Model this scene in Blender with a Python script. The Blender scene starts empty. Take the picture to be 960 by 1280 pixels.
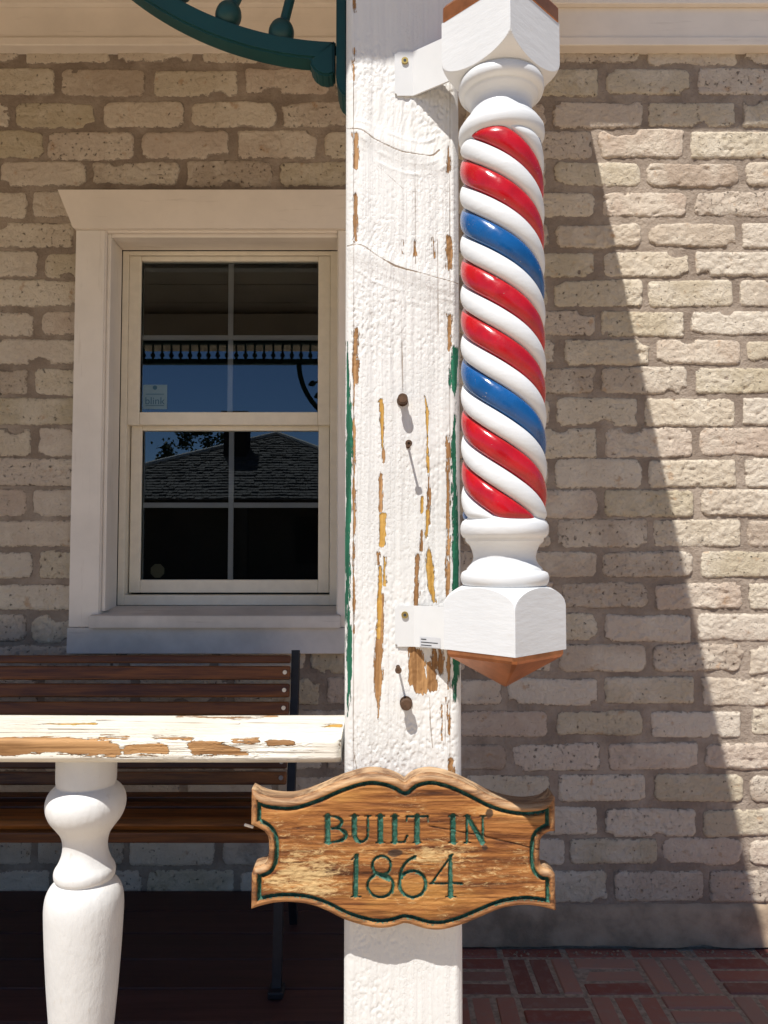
import bpy, bmesh, math, random
import numpy as np
from mathutils import Vector, Matrix

random.seed(7)
rng = np.random.default_rng(7)
SC = bpy.context.scene
COL = SC.collection
R = math.radians

# ------------------------------------------------------------------ camera
E = 1.26                      # camera height above the brick pavement
FPX = 961.0                   # focal length in photo pixels (1280 high)
PITCH = R(2.7)
cam = bpy.data.cameras.new('camera')
cam.sensor_fit = 'VERTICAL'
cam.sensor_height = 24.0
cam.lens = 24.0 * FPX / 1280.0
cam.clip_start = 0.02
cam.clip_end = 4000
camo = bpy.data.objects.new('camera', cam)
COL.objects.link(camo)
camo.location = (0, 0, E)
camo.rotation_euler = (math.pi / 2 + PITCH, 0, 0)
SC.camera = camo

# ------------------------------------------------------------------ sky and sun
SUN = Vector((-0.462, -1.0, 1.96)).normalized()      # towards the sun
w = bpy.data.worlds.new('World')
SC.world = w
w.use_nodes = True
wn = w.node_tree
sky = wn.nodes.new('ShaderNodeTexSky')
sky.sky_type = 'NISHITA'
sky.sun_disc = False
sky.sun_elevation = math.asin(SUN.z)
sky.sun_rotation = math.atan2(SUN.x, SUN.y)
sky.altitude = 2600
sky.air_density = 1.0
sky.dust_density = 0.0
sky.ozone_density = 5.0
wn.links.new(sky.outputs[0], wn.nodes['Background'].inputs[0])
wn.nodes['Background'].inputs[1].default_value = 0.072
sun = bpy.data.lights.new('sun', 'SUN')
sun.energy = 4.2
sun.angle = R(0.53)
sun.color = (1.0, 0.965, 0.915)
suno = bpy.data.objects.new('sun', sun)
COL.objects.link(suno)
suno.location = (-3, -6, 14)
suno.rotation_euler = (-SUN).to_track_quat('-Z', 'Y').to_euler()
vs = SC.view_settings
vs.view_transform = 'Standard'
vs.look = 'None'
vs.exposure = 0.60
vs.gamma = 1.0
vs.use_curve_mapping = False

# ------------------------------------------------------------------ helpers: geometry
CP, SP = math.cos(PITCH), math.sin(PITCH)
def W(px, py, d):
    """world point seen at photo pixel (px, py) on the vertical plane y = d"""
    u, v = (px - 480) / FPX, (py - 640) / FPX
    s = d / (CP + v * SP)
    return (u * s, d, E + (SP - v * CP) * s)
def ZA(py, d): return W(480, py, d)[2]
def XA(px, py, d): return W(px, py, d)[0]

def link(o, parent=None):
    COL.objects.link(o)
    if parent is not None:
        o.parent = parent
        if parent.type == 'EMPTY':
            o.matrix_parent_inverse = Matrix.Translation(parent.location).inverted()
    return o
def mesh(name, verts, faces, mat, parent=None, smooth=False, attrs=None):
    me = bpy.data.meshes.new(name)
    me.from_pydata([tuple(map(float, v)) for v in verts], [], [tuple(map(int, f)) for f in faces])
    if smooth:
        me.polygons.foreach_set('use_smooth', [True] * len(me.polygons))
    for k, a in (attrs or {}).items():
        at = me.attributes.new(k, 'FLOAT', 'POINT')
        at.data.foreach_set('value', np.asarray(a, dtype=np.float32).ravel())
    me.materials.append(mat)
    me.update()
    return link(bpy.data.objects.new(name, me), parent)
def bobj(name, bm, mat, parent=None, smooth=False):
    me = bpy.data.meshes.new(name)
    bmesh.ops.recalc_face_normals(bm, faces=bm.faces)
    bm.to_mesh(me); bm.free()
    if smooth:
        me.polygons.foreach_set('use_smooth', [True] * len(me.polygons))
    me.materials.append(mat)
    return link(bpy.data.objects.new(name, me), parent)
def thing(name, label, cat, loc=(0, 0, 0), group=None):
    o = bpy.data.objects.new(name, None)
    o.empty_display_size = 0.05
    o.location = loc
    COL.objects.link(o)
    o['label'] = label; o['category'] = cat
    if group: o['group'] = group
    return o
def grid_faces(n, m, wrap=False):
    """quads of an n x m vertex grid (index i*m+j)"""
    i, j = np.meshgrid(np.arange(n - 1), np.arange(m if wrap else m - 1), indexing='ij')
    a = i * m + j; b = i * m + (j + 1) % m
    return np.stack([a, b, b + m, a + m], -1).reshape(-1, 4)
def box_bm(x0, x1, y0, y1, z0, z1, bev=0.0, seg=2):
    bm = bmesh.new()
    bmesh.ops.create_cube(bm, size=1)
    bmesh.ops.scale(bm, vec=(abs(x1 - x0), abs(y1 - y0), abs(z1 - z0)), verts=bm.verts)
    bmesh.ops.translate(bm, vec=((x0 + x1) / 2, (y0 + y1) / 2, (z0 + z1) / 2), verts=bm.verts)
    if bev:
        bmesh.ops.bevel(bm, geom=bm.edges[:], offset=bev, segments=seg, affect='EDGES', profile=0.5)
    return bm
def box(name, x0, x1, y0, y1, z0, z1, mat, parent=None, bev=0.0, seg=2):
    return bobj(name, box_bm(x0, x1, y0, y1, z0, z1, bev, seg), mat, parent)
def lathe(name, prof, cx, cy, mat, parent=None, n=48, smooth=True):
    """prof: (radius, z) bottom to top or top to bottom"""
    prof = np.asarray(prof, float)
    th = np.linspace(0, 2 * np.pi, n, endpoint=False)
    v = np.stack([cx + prof[:, :1] * np.sin(th), cy - prof[:, :1] * np.cos(th), prof[:, 1:] + 0 * th], -1).reshape(-1, 3)
    f = [tuple(q) for q in grid_faces(len(prof), n, True)]
    f += [tuple(range(n)), tuple(range((len(prof) - 1) * n, len(prof) * n))]
    bm = bmesh.new()
    bv = [bm.verts.new(p) for p in v]
    for q in f:
        bm.faces.new([bv[k] for k in q])
    return bobj(name, bm, mat, parent, smooth)
def smooth_prof(pts, sub=6):
    """Catmull-Rom through profile points"""
    p = np.asarray(pts, float)
    q = np.vstack([2 * p[0] - p[1], p, 2 * p[-1] - p[-2]])
    out = []
    for i in range(1, len(q) - 2):
        for t in np.linspace(0, 1, sub, endpoint=False):
            a, b, c, d = q[i - 1], q[i], q[i + 1], q[i + 2]
            out.append(0.5 * (2 * b + (c - a) * t + (2 * a - 5 * b + 4 * c - d) * t * t + (3 * b - a - 3 * c + d) * t ** 3))
    out.append(p[-1])
    return np.array(out)
def rod(name, a, b, r, mat, parent=None, n=10, r2=None):
    a, b = Vector(a), Vector(b)
    d = (b - a)
    bm = bmesh.new()
    bmesh.ops.create_cone(bm, cap_ends=True, segments=n, radius1=r, radius2=r if r2 is None else r2, depth=d.length)
    bmesh.ops.transform(bm, matrix=Matrix.Translation((a + b) / 2) @ d.to_track_quat('Z', 'Y').to_matrix().to_4x4(), verts=bm.verts)
    return bobj(name, bm, mat, parent, False)
def prism(name, pts, y0, y1, mat, parent=None, bev=0.0):
    """polygon in (x, z) extruded from y0 to y1"""
    bm = bmesh.new()
    f = bm.faces.new([bm.verts.new((p[0], y0, p[1])) for p in pts])
    g = bmesh.ops.extrude_face_region(bm, geom=[f])
    bmesh.ops.translate(bm, vec=(0, y1 - y0, 0), verts=[e for e in g['geom'] if isinstance(e, bmesh.types.BMVert)])
    if bev:
        bmesh.ops.bevel(bm, geom=bm.edges[:], offset=bev, segments=2, affect='EDGES')
    return bobj(name, bm, mat, parent)

# value noise, numpy
def _h(i, j, s):
    n = (i * 374761393 + j * 668265263 + s * 2147483647) & 0xffffffff
    n = ((n ^ (n >> 13)) * 1274126177) & 0xffffffff
    return ((n ^ (n >> 16)) & 0xffff) / 65535.0
def vnoise(x, y, s=0):
    x = np.asarray(x, float); y = np.asarray(y, float)
    i = np.floor(x).astype(np.int64); j = np.floor(y).astype(np.int64)
    u = x - i; v = y - j
    u = u * u * (3 - 2 * u); v = v * v * (3 - 2 * v)
    return ((_h(i, j, s) * (1 - u) + _h(i + 1, j, s) * u) * (1 - v) + (_h(i, j + 1, s) * (1 - u) + _h(i + 1, j + 1, s) * u) * v) * 2 - 1
def fbm(x, y, s=0, o=3):
    r = 0; a = 1.0
    for k in range(o):
        r = r + a * vnoise(x * 2 ** k, y * 2 ** k, s + k * 17); a *= 0.5
    return r / 1.75
def seg_dist(P, A, B):
    """distance of points P (n,2) to segment AB, with parameter t"""
    A = np.asarray(A, float); B = np.asarray(B, float)
    d = B - A
    t = np.clip(((P - A) @ d) / max(d @ d, 1e-9), 0, 1)
    return np.hypot(*(P - A - t[:, None] * d).T), t

# ------------------------------------------------------------------ helpers: materials
class M:
    def __init__(s, name):
        s.m = bpy.data.materials.new(name)
        s.m.use_nodes = True
        s.t = s.m.node_tree
        s.b = s.t.nodes['Principled BSDF']
        s.out = s.t.nodes['Material Output']
        s._tc = None
    def n(s, typ, inputs=None, **props):
        nd = s.t.nodes.new('ShaderNode' + typ)
        for k, v in props.items(): setattr(nd, k, v)
        for k, v in (inputs or {}).items(): s.set(nd.inputs[k], v)
        return nd
    def set(s, sock, v):
        if isinstance(v, bpy.types.NodeSocket): s.t.links.new(v, sock)
        elif isinstance(v, bpy.types.Node): s.t.links.new(v.outputs[0], sock)
        elif isinstance(v, (tuple, list)) and sock.type == 'RGBA' and len(v) == 3: sock.default_value = (*v, 1)
        else: sock.default_value = v
    def co(s, scale=(1, 1, 1), obj=False):
        if s._tc is None: s._tc = s.n('TexCoord')
        if obj: src = s._tc.outputs['Object']
        else: src = s.n('NewGeometry').outputs['Position']
        return s.n('Mapping', {'Vector': src, 'Scale': scale}).outputs[0]
    def noise(s, scale, detail=4, rough=0.55, st=(1, 1, 1), out='Fac', dist=0.0):
        return s.n('TexNoise', {'Vector': s.co(st), 'Scale': scale, 'Detail': detail, 'Roughness': rough, 'Distortion': dist}).outputs[out]
    def vor(s, scale, st=(1, 1, 1), feature='F1', out='Distance'):
        return s.n('TexVoronoi', {'Vector': s.co(st), 'Scale': scale}, feature=feature).outputs[out]
    def math(s, op, a, b=0.0, c=0.0, clamp=False):
        nd = s.n('Math', operation=op, use_clamp=clamp)
        for k, v in enumerate((a, b, c)): s.set(nd.inputs[k], v)
        return nd.outputs[0]
    def rng(s, v, a, b, c=0.0, d=1.0, smooth=True):
        nd = s.n('MapRange', {0: v, 1: a, 2: b, 3: c, 4: d}, interpolation_type='SMOOTHSTEP' if smooth else 'LINEAR')
        return nd.outputs[0]
    def mix(s, f, a, b, mode='MIX'):
        nd = s.n('Mix', data_type='RGBA', blend_type=mode)
        s.set(nd.inputs[0], f); s.set(nd.inputs[6], a); s.set(nd.inputs[7], b)
        return nd.outputs[2]
    def ramp(s, f, *stops):
        nd = s.n('ValToRGB', {0: f})
        el = nd.color_ramp.elements
        while len(el) < len(stops): el.new(0.5)
        for e, (p, c) in zip(el, stops): e.position = p; e.color = (*c, 1)
        return nd.outputs[0]
    def attr(s, name): return s.n('Attribute', attribute_name=name).outputs['Fac']
    def rand(s): return s.n('ObjectInfo').outputs['Random']
    def fin(s, col, rough=0.6, spec=0.3, bump=None, strength=0.5, dist=0.002, metal=0.0, coat=0.0, bump2=None):
        s.set(s.b.inputs['Base Color'], col); s.set(s.b.inputs['Roughness'], rough)
        s.set(s.b.inputs['Specular IOR Level'], spec); s.set(s.b.inputs['Metallic'], metal)
        s.set(s.b.inputs['Coat Weight'], coat); s.b.inputs['Coat Roughness'].default_value = 0.08
        if bump is not None:
            bn = s.n('Bump', {'Height': bump, 'Strength': strength, 'Distance': dist})
            if bump2 is not None:
                b2 = s.n('Bump', {'Height': bump2[0], 'Strength': bump2[1], 'Distance': bump2[2], 'Normal': bn.outputs[0]})
                bn = b2
            s.t.links.new(bn.outputs[0], s.b.inputs['Normal'])
        return s.m

# brick
def mk_brick():
    m = M('cream_brick')
    r = m.rand()
    base = m.ramp(r, (0.0, (0.47, 0.365, 0.28)), (0.13, (0.66, 0.56, 0.44)), (0.26, (0.74, 0.655, 0.54)), (0.38, (0.60, 0.478, 0.378)), (0.5, (0.72, 0.62, 0.49)), (0.62, (0.59, 0.505, 0.36)), (0.74, (0.75, 0.655, 0.525)), (0.86, (0.53, 0.435, 0.34)), (1.0, (0.70, 0.595, 0.485)))
    big = m.noise(7, 4, 0.6)
    c = m.mix(m.math('MULTIPLY', m.rng(big, 0.42, 0.66), 0.6), base, (0.82, 0.735, 0.605))
    st = m.noise(23, 4, 0.6)
    c = m.mix(m.math('MULTIPLY', m.rng(st, 0.62, 0.74), 0.6), c, (0.50, 0.30, 0.16))
    dk = m.noise(60, 5, 0.7)
    c = m.mix(m.math('MULTIPLY', m.rng(dk, 0.6, 0.78), 0.55), c, (0.24, 0.20, 0.16))
    soot = m.noise(3.3, 5, 0.65)
    c = m.mix(m.math('MULTIPLY', m.rng(soot, 0.61, 0.76), 0.7), c, (0.20, 0.175, 0.15))
    pits = m.math('ADD', m.noise(75, 3, 0.55), m.math('MULTIPLY', m.math('SUBTRACT', m.rand(), 0.75), 0.10))
    c = m.mix(m.math('MULTIPLY', m.rng(pits, 0.645, 0.70), 0.8), c, (0.13, 0.10, 0.08))
    sp = m.noise(150, 2, 0.5)
    c = m.mix(m.math('MULTIPLY', m.rng(sp, 0.70, 0.75), 0.6), c, (0.14, 0.11, 0.085))
    # mortar slurry smeared over the edges
    e = m.attr('edge')
    sm = m.math('ADD', e, m.math('MULTIPLY', m.math('SUBTRACT', m.noise(46, 6, 0.72), 0.515), 34.0))
    c = m.mix(m.math('MULTIPLY', m.rng(sm, 2.4, 0.2), 0.92), c, m.mix(m.rng(big, 0.35, 0.7), (0.27, 0.215, 0.17), (0.42, 0.35, 0.28)))
    h = m.math('ADD', m.math('MULTIPLY', m.noise(45, 6, 0.68), 1.0), m.math('MULTIPLY', m.rng(pits, 0.6, 0.72), -0.5))
    return m.fin(c, 0.92, 0.15, h, 1.0, 0.013, bump2=(m.noise(190, 6, 0.75), 1.0, 0.0045))
def mk_mortar():
    m = M('mortar')
    n1 = m.noise(9, 5, 0.6); n2 = m.noise(80, 5, 0.65)
    c = m.mix(m.rng(n1, 0.35, 0.7), (0.27, 0.215, 0.17), (0.43, 0.355, 0.285))
    c = m.mix(m.math('MULTIPLY', m.rng(n2, 0.55, 0.75), 0.4), c, (0.19, 0.15, 0.12))
    return m.fin(c, 0.95, 0.1, n2, 0.9, 0.009, bump2=(m.noise(300, 4, 0.65), 0.8, 0.003))
def mk_paint(name, col, var=0.12, grain=(1, 1, 1), gs=60, rough=0.5, bstr=0.3, bd=0.001, dirt=0.3, dcol=(0.42, 0.36, 0.29)):
    m = M(name)
    n1 = m.noise(6, 5, 0.6); n2 = m.noise(gs, 5, 0.6, grain)
    c = m.mix(m.rng(n1, 0.3, 0.75), col, tuple(k * (1 - var) for k in col))
    c = m.mix(m.math('MULTIPLY', m.rng(n2, 0.6, 0.75), dirt), c, dcol)
    return m.fin(c, rough, 0.4, n2, bstr, bd)
def mk_wood(name, c1, c2, axis='x', sc=40, rough=0.5, coat=0.0, bstr=0.25, perobj=True):
    m = M(name)
    st = {'x': (0.06, 1, 1), 'y': (1, 0.06, 1), 'z': (1, 1, 0.06)}[axis]
    g = m.noise(sc, 6, 0.65, st, dist=0.6); f = m.noise(sc * 5, 3, 0.6, st)
    k = m.math('ADD', m.math('MULTIPLY', g, 0.75), m.math('MULTIPLY', f, 0.25))
    c = m.mix(m.rng(k, 0.36, 0.66), c1, c2)
    if perobj:
        c = m.mix(m.math('MULTIPLY', m.rand(), 0.55), c, tuple(0.6 * a for a in c1))
    return m.fin(c, rough, 0.4, k, bstr, 0.0015, coat=coat)
def mk_peel(name, st, stip_st, axis):
    """weathered white paint over old green, yellow and bare wood; fields come from mesh attributes (mm inside the flake)"""
    m = M(name)
    jag = m.math('ADD', m.math('MULTIPLY', m.math('SUBTRACT', m.noise(170, 6, 0.72, st), 0.5), 10.0), m.math('MULTIPLY', m.math('SUBTRACT', m.noise(45, 3, 0.6, st), 0.5), {'z': 3.0, 'x': 16.0}[axis]))
    fine = m.math('MULTIPLY', m.math('SUBTRACT', m.noise(520, 4, 0.7, st), 0.5), 6.0)
    j = m.math('ADD', jag, fine)
    mw = m.rng(m.math('ADD', m.attr('wood'), m.math('ADD', j, m.math('MULTIPLY', m.math('SUBTRACT', m.noise(330, 4, 0.7, {'z': (1, 1, 0.12), 'x': (0.12, 1, 1)}[axis]), 0.5), 12.0))), -0.1, 0.2)
    my = m.rng(m.math('ADD', m.attr('yellow'), j), -0.2, 0.35)
    mg = m.rng(m.math('ADD', m.attr('green'), m.math('ADD', m.math('MULTIPLY', j, 1.3), m.math('MULTIPLY', m.math('SUBTRACT', m.noise(240, 4, 0.7, {'z': (1, 1, 0.04), 'x': (0.04, 1, 1)}[axis]), 0.56), 14.0))), -0.2, 0.35)
    ck = m.rng(m.math('ADD', m.attr('crack'), m.math('MULTIPLY', jag, 0.13)), -0.5, 0.4)
    n1 = m.noise(5, 4, 0.6)
    white = m.mix(m.rng(n1, 0.35, 0.75), *({'z': ((0.71, 0.70, 0.675), (0.63, 0.62, 0.59)), 'x': ((0.72, 0.69, 0.61), (0.64, 0.585, 0.48))}[axis]))
    dirt = m.noise(90, 6, 0.7, st)
    white = m.mix(m.math('MULTIPLY', m.rng(dirt, 0.60, 0.78), {'z': 0.4, 'x': 0.75}[axis]), white, (0.50, 0.41, 0.27))
    g = m.noise(130, 5, 0.65, {'z': (1, 1, 0.05), 'x': (0.05, 1, 1)}[axis], dist=0.5)
    wood = m.mix(m.rng(g, 0.34, 0.66), (0.20, 0.095, 0.032), (0.43, 0.235, 0.095))
    yel = m.mix(m.rng(g, 0.3, 0.7), (0.42, 0.22, 0.035), (0.58, 0.36, 0.10))
    grn = m.mix(m.rng(g, 0.3, 0.7), (0.006, 0.065, 0.036), (0.02, 0.17, 0.09))
    # stipple: raised grain under alligatored paint, in rows along the grain
    ax = {'z': (1, 1, 0.02), 'x': (0.02, 1, 1)}[axis]
    speck = m.math('SUBTRACT', 1.0, m.rng(m.noise(300, 3, 0.6, {'z': (1.15, 1, 0.85), 'x': (0.3, 1, 1)}[axis]), 0.48, 0.66))
    cols = m.rng(m.noise(230, 2, 0.5, ax), 0.35, 0.65)
    amt = m.rng(m.noise(9, 3, 0.6, {'z': (1, 1, 0.5), 'x': (0.5, 1, 1)}[axis]), 0.40, 0.58, 0.12, 1.0)
    c = m.mix(ck, white, (0.24, 0.175, 0.12))
    c = m.mix(m.math('MULTIPLY', m.math('MULTIPLY', m.math('SUBTRACT', 1.0, speck), amt), 0.10), c, (0.50, 0.45, 0.38))
    c = m.mix(mw, c, wood); c = m.mix(my, c, yel); c = m.mix(mg, c, grn)
    bare = m.math('MAXIMUM', m.math('MAXIMUM', mw, my), mg)
    hh = m.math('ADD', m.math('MULTIPLY', m.math('MULTIPLY', speck, m.math('ADD', cols, 0.35)), amt), m.math('MULTIPLY', cols, 0.16))
    hh = m.math('ADD', m.math('MULTIPLY', hh, m.math('SUBTRACT', 1.0, m.math('MULTIPLY', bare, 0.6))), m.math('MULTIPLY', ck, -1.6))
    return m.fin(c, m.math('ADD', 0.5, m.math('MULTIPLY', bare, 0.2)), 0.35, hh, {'z': 0.32, 'x': 0.7}[axis], 0.0015, bump2=(m.math('SUBTRACT', 1.0, bare), 1.0, 0.0012))
def mk_sign():
    m = M('weathered_carved_wood')
    g = m.noise(42, 7, 0.68, (0.10, 1, 1.5), dist=1.2)
    g2 = m.noise(16, 4, 0.6, (0.35, 1, 1.1))
    f = m.noise(380, 3, 0.6, (0.06, 1, 1))
    c = m.ramp(m.math('ADD', m.math('MULTIPLY', g, 0.8), m.math('MULTIPLY', f, 0.2)), (0.36, (0.055, 0.018, 0.006)), (0.45, (0.19, 0.065, 0.016)), (0.54, (0.36, 0.145, 0.037)), (0.70, (0.56, 0.29, 0.095)))
    c = m.mix(m.math('MULTIPLY', m.rng(g2, 0.5, 0.68), 0.5), c, (0.50, 0.25, 0.06))
    sk = m.noise(120, 5, 0.65, (0.035, 1, 1), dist=0.4)
    c = m.mix(m.rng(sk, 0.50, 0.68), c, m.mix(1.0, c, (0.30, 0.20, 0.16), 'MULTIPLY'))
    bl = m.attr('bleach')
    rid = m.noise(210, 7, 0.8, (0.32, 1, 1.1), dist=0.7)
    c = m.mix(m.math('MULTIPLY', m.rng(m.math('ADD', m.math('MULTIPLY', bl, 0.35), rid), 0.68, 0.86), 0.8), c, (0.62, 0.43, 0.20))
    rim = m.attr('rim')
    c = m.mix(m.math('MULTIPLY', rim, 0.62), c, m.mix(m.rng(g, 0.38, 0.62), (0.20, 0.125, 0.07), (0.56, 0.43, 0.27)))
    dk = m.rng(m.math('ADD', m.attr('dark'), m.math('MULTIPLY', m.math('SUBTRACT', rid, 0.5), 5.0)), -0.6, 1.2)
    c = m.mix(m.math('MULTIPLY', dk, 0.88), c, (0.035, 0.022, 0.016))
    jj = m.math('MULTIPLY', m.math('SUBTRACT', m.noise(300, 5, 0.75), 0.52), 5.5)
    gm = m.rng(m.math('ADD', m.attr('green'), jj), -0.1, 0.7)
    grn = m.mix(m.rng(m.noise(160, 5, 0.7), 0.4, 0.7), (0.012, 0.075, 0.05), (0.075, 0.20, 0.145))
    c = m.mix(gm, c, grn)
    return m.fin(c, 0.7, 0.3, m.math('ADD', m.math('MULTIPLY', rid, 0.8), m.math('MULTIPLY', f, 0.3)), 0.8, 0.002)
def mk_plain(name, col, rough=0.5, spec=0.4, metal=0.0, coat=0.0, var=0.1, sc=30, bstr=0.1, bd=0.0006, chips=0.0):
    m = M(name)
    n = m.noise(sc, 5, 0.6)
    c = m.mix(m.rng(n, 0.3, 0.72), col, tuple(k * (1 - var) for k in col))
    if chips:
        c = m.mix(m.math('MULTIPLY', m.rng(m.noise(170, 3, 0.6), 0.70, 0.74), chips), c, (0.62, 0.55, 0.50))
        rough = m.math('ADD', rough, m.math('MULTIPLY', m.rng(m.noise(26, 5, 0.7), 0.45, 0.7), 0.22))
    return m.fin(c, rough, spec, n, bstr, bd, metal, coat)
def mk_glass():
    m = M('window_glass')
    m.t.nodes.remove(m.b)
    tr = m.n('BsdfTransparent', {'Color': (0.80, 0.82, 0.82)})
    gl = m.n('BsdfGlossy', {'Color': (0.76, 0.90, 1.0), 'Roughness': 0.0})
    wob = m.n('Bump', {'Height': m.noise(2.5, 1, 0.4), 'Strength': 0.015, 'Distance': 0.01})
    m.t.links.new(wob.outputs[0], gl.inputs['Normal'])
    fr = m.n('Fresnel', {'IOR': 2.05})
    mx = m.n('MixShader', {0: m.math('MULTIPLY', fr.outputs[0], 1.0), 1: tr.outputs[0], 2: gl.outputs[0]})
    m.t.links.new(mx.outputs[0], m.out.inputs['Surface'])
    return m.m
def mk_pavebrick():
    m = M('red_paving_brick')
    r = m.rand(); n = m.noise(30, 5, 0.65)
    c = m.ramp(r, (0.0, (0.24, 0.08, 0.06)), (0.3, (0.34, 0.14, 0.10)), (0.6, (0.40, 0.23, 0.17)), (0.8, (0.32, 0.19, 0.145)), (1.0, (0.19, 0.062, 0.048)))
    c = m.mix(m.math('MULTIPLY', m.rng(n, 0.45, 0.75), 0.5), c, (0.30, 0.23, 0.19))
    return m.fin(c, 0.75, 0.3, n, 0.5, 0.003)

B_BRICK, B_MORT = mk_brick(), mk_mortar()
TRIM = mk_paint('white_trim_paint', (0.84, 0.76, 0.66), 0.10, (0.08, 1, 1), 70, 0.5, 0.2, 0.0008, 0.25, (0.42, 0.35, 0.27))
TRIMV = mk_paint('white_casing_paint', (0.83, 0.77, 0.69), 0.10, (1, 1, 0.08), 70, 0.5, 0.2, 0.0008, 0.25, (0.42, 0.35, 0.27))
SILLM = mk_paint('worn_sill_paint', (0.70, 0.66, 0.61), 0.25, (0.06, 1, 1), 60, 0.6, 0.5, 0.0015, 0.7, (0.28, 0.24, 0.2))
VINYL = mk_plain('cream_vinyl', (0.84, 0.77, 0.63), 0.4, 0.4, var=0.08)
GRILLE = mk_plain('grey_window_grille', (0.78, 0.76, 0.74), 0.5, 0.3, var=0.05)
GLASS = mk_glass()
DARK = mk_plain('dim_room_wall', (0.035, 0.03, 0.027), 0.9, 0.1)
PEELV = mk_peel('peeling_post_paint', (1, 1, 0.16), (1, 1, 0.5), 'z')
PEELH = mk_peel('peeling_rail_paint', (0.16, 1, 1), (0.25, 1, 1), 'x')
BALPAINT = mk_paint('chalky_white_paint', (0.68, 0.67, 0.645), 0.16, (1, 1, 0.5), 85, 0.6, 0.6, 0.002, 0.35)
GREEN = mk_paint('dark_green_gloss', (0.008, 0.055, 0.052), 0.3, (0.3, 1, 1), 60, 0.5, 0.25, 0.0008, 0.15, (0.05, 0.10, 0.05))
POLEW = mk_paint('pole_white_paint', (0.68, 0.69, 0.695), 0.09, (0.25, 0.25, 1), 120, 0.4, 0.5, 0.0010, 0.16)
POLER = mk_plain('pole_red_gloss', (0.47, 0.006, 0.012), 0.2, 0.5, coat=0.12, var=0.28, sc=45, bstr=0.4, bd=0.0014, chips=0.6)
POLEB = mk_plain('pole_blue_gloss', (0.006, 0.085, 0.27), 0.2, 0.5, coat=0.12, var=0.28, sc=45, bstr=0.4, bd=0.0014, chips=0.6)
COPPER = mk_plain('brown_copper', (0.50, 0.205, 0.09), 0.36, 0.5, metal=0.75, var=0.45, sc=25, bstr=0.15)
STEEL = mk_plain('white_powder_coat', (0.64, 0.645, 0.64), 0.4, 0.4, var=0.04)
BRASS = mk_plain('brass_screw', (0.55, 0.40, 0.13), 0.35, 0.5, metal=0.9)
RUST = mk_plain('rusty_iron', (0.13, 0.075, 0.045), 0.75, 0.3, metal=0.3, var=0.5, sc=200, bstr=0.5)
SIGN = mk_sign()
BENCHW = mk_wood('varnished_bench_slat', (0.06, 0.017, 0.004), (0.27, 0.095, 0.018), 'x', 38, 0.42, 0.0)
IRON = mk_plain('dark_cast_iron', (0.012, 0.013, 0.017), 0.5, 0.4, var=0.4, sc=60, bstr=0.4)
BOLT = mk_plain('zinc_bolt', (0.6, 0.6, 0.6), 0.35, 0.5, metal=0.8)
DECKW = mk_wood('oxblood_deck_board', (0.050, 0.020, 0.017), (0.085, 0.034, 0.028), 'x', 40, 0.55, 0.0, 0.3)
PAVEB = mk_pavebrick()
PAVEM = mk_plain('paving_joint_sand', (0.44, 0.355, 0.27), 0.95, 0.1, var=0.45, sc=60, bstr=0.6, bd=0.004)
PLINTH = mk_plain('plinth_render', (0.42, 0.32, 0.225), 0.9, 0.1, var=0.5, sc=9, bstr=0.9, bd=0.012)
CONC = mk_plain('sidewalk_concrete', (0.68, 0.54, 0.38), 0.9, 0.2, var=0.15, sc=3)
ASPH = mk_plain('street_asphalt', (0.40, 0.325, 0.24), 0.9, 0.2, var=0.25, sc=4)
DIRT = mk_plain('dry_ground', (0.34, 0.26, 0.17), 0.95, 0.1, var=0.3, sc=0.6)
ROOFT = mk_wood('grey_roof_shingle', (0.06, 0.052, 0.045), (0.24, 0.21, 0.175), 'y', 12, 0.85)
ROOFB = mk_plain('porch_ceiling_cream', (0.74, 0.63, 0.50), 0.8, 0.2, var=0.2, sc=4)
FARW = mk_plain('far_dark_siding', (0.08, 0.065, 0.05), 0.9, 0.1, var=0.2, sc=3)
RIDGE = mk_plain('pale_ridge_cap', (0.55, 0.52, 0.47), 0.8, 0.2)
CHIM = mk_plain('sooty_chimney_brick', (0.035, 0.028, 0.024), 0.9, 0.1)
BARK = mk_plain('tree_bark', (0.09, 0.065, 0.045), 0.9, 0.1, var=0.4, sc=20)
LEAF = mk_plain('tree_leaf', (0.045, 0.075, 0.025), 0.6, 0.3, var=0.4, sc=2)
STICK = mk_plain('pale_sticker', (0.16, 0.26, 0.34), 0.5, 0.3, var=0.05)
STICKD = mk_plain('sticker_print', (0.035, 0.11, 0.19), 0.5, 0.3, var=0.05)
STICKO = mk_plain('olive_sticker', (0.17, 0.165, 0.10), 0.6, 0.3)
TAGM = mk_plain('label_tag_silver', (0.55, 0.56, 0.58), 0.45, 0.4)
INK = mk_plain('tag_ink', (0.05, 0.055, 0.06), 0.6, 0.2)

def struct(o):
    o['kind'] = 'structure'
    return o

# ================================================================== ground, pavement, deck
DW = 2.50                      # mortar plane of the house wall
DECKZ = 0.176
DECKX = 0.10                   # right end of the deck
struct(mesh('ground', [(-1500, -1500, -0.16), (1500, -1500, -0.16), (1500, 1500, -0.16), (-1500, 1500, -0.16)], [(0, 1, 2, 3)], DIRT))
struct(box('sidewalk', -14, 14, -2.6, 0.62, -0.15, 0.0, CONC, bev=0.01))
struct(mesh('street', [(-60, -10.2, -0.15), (60, -10.2, -0.15), (60, -2.62, -0.15), (-60, -2.62, -0.15)], [(0, 1, 2, 3)], ASPH))

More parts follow.
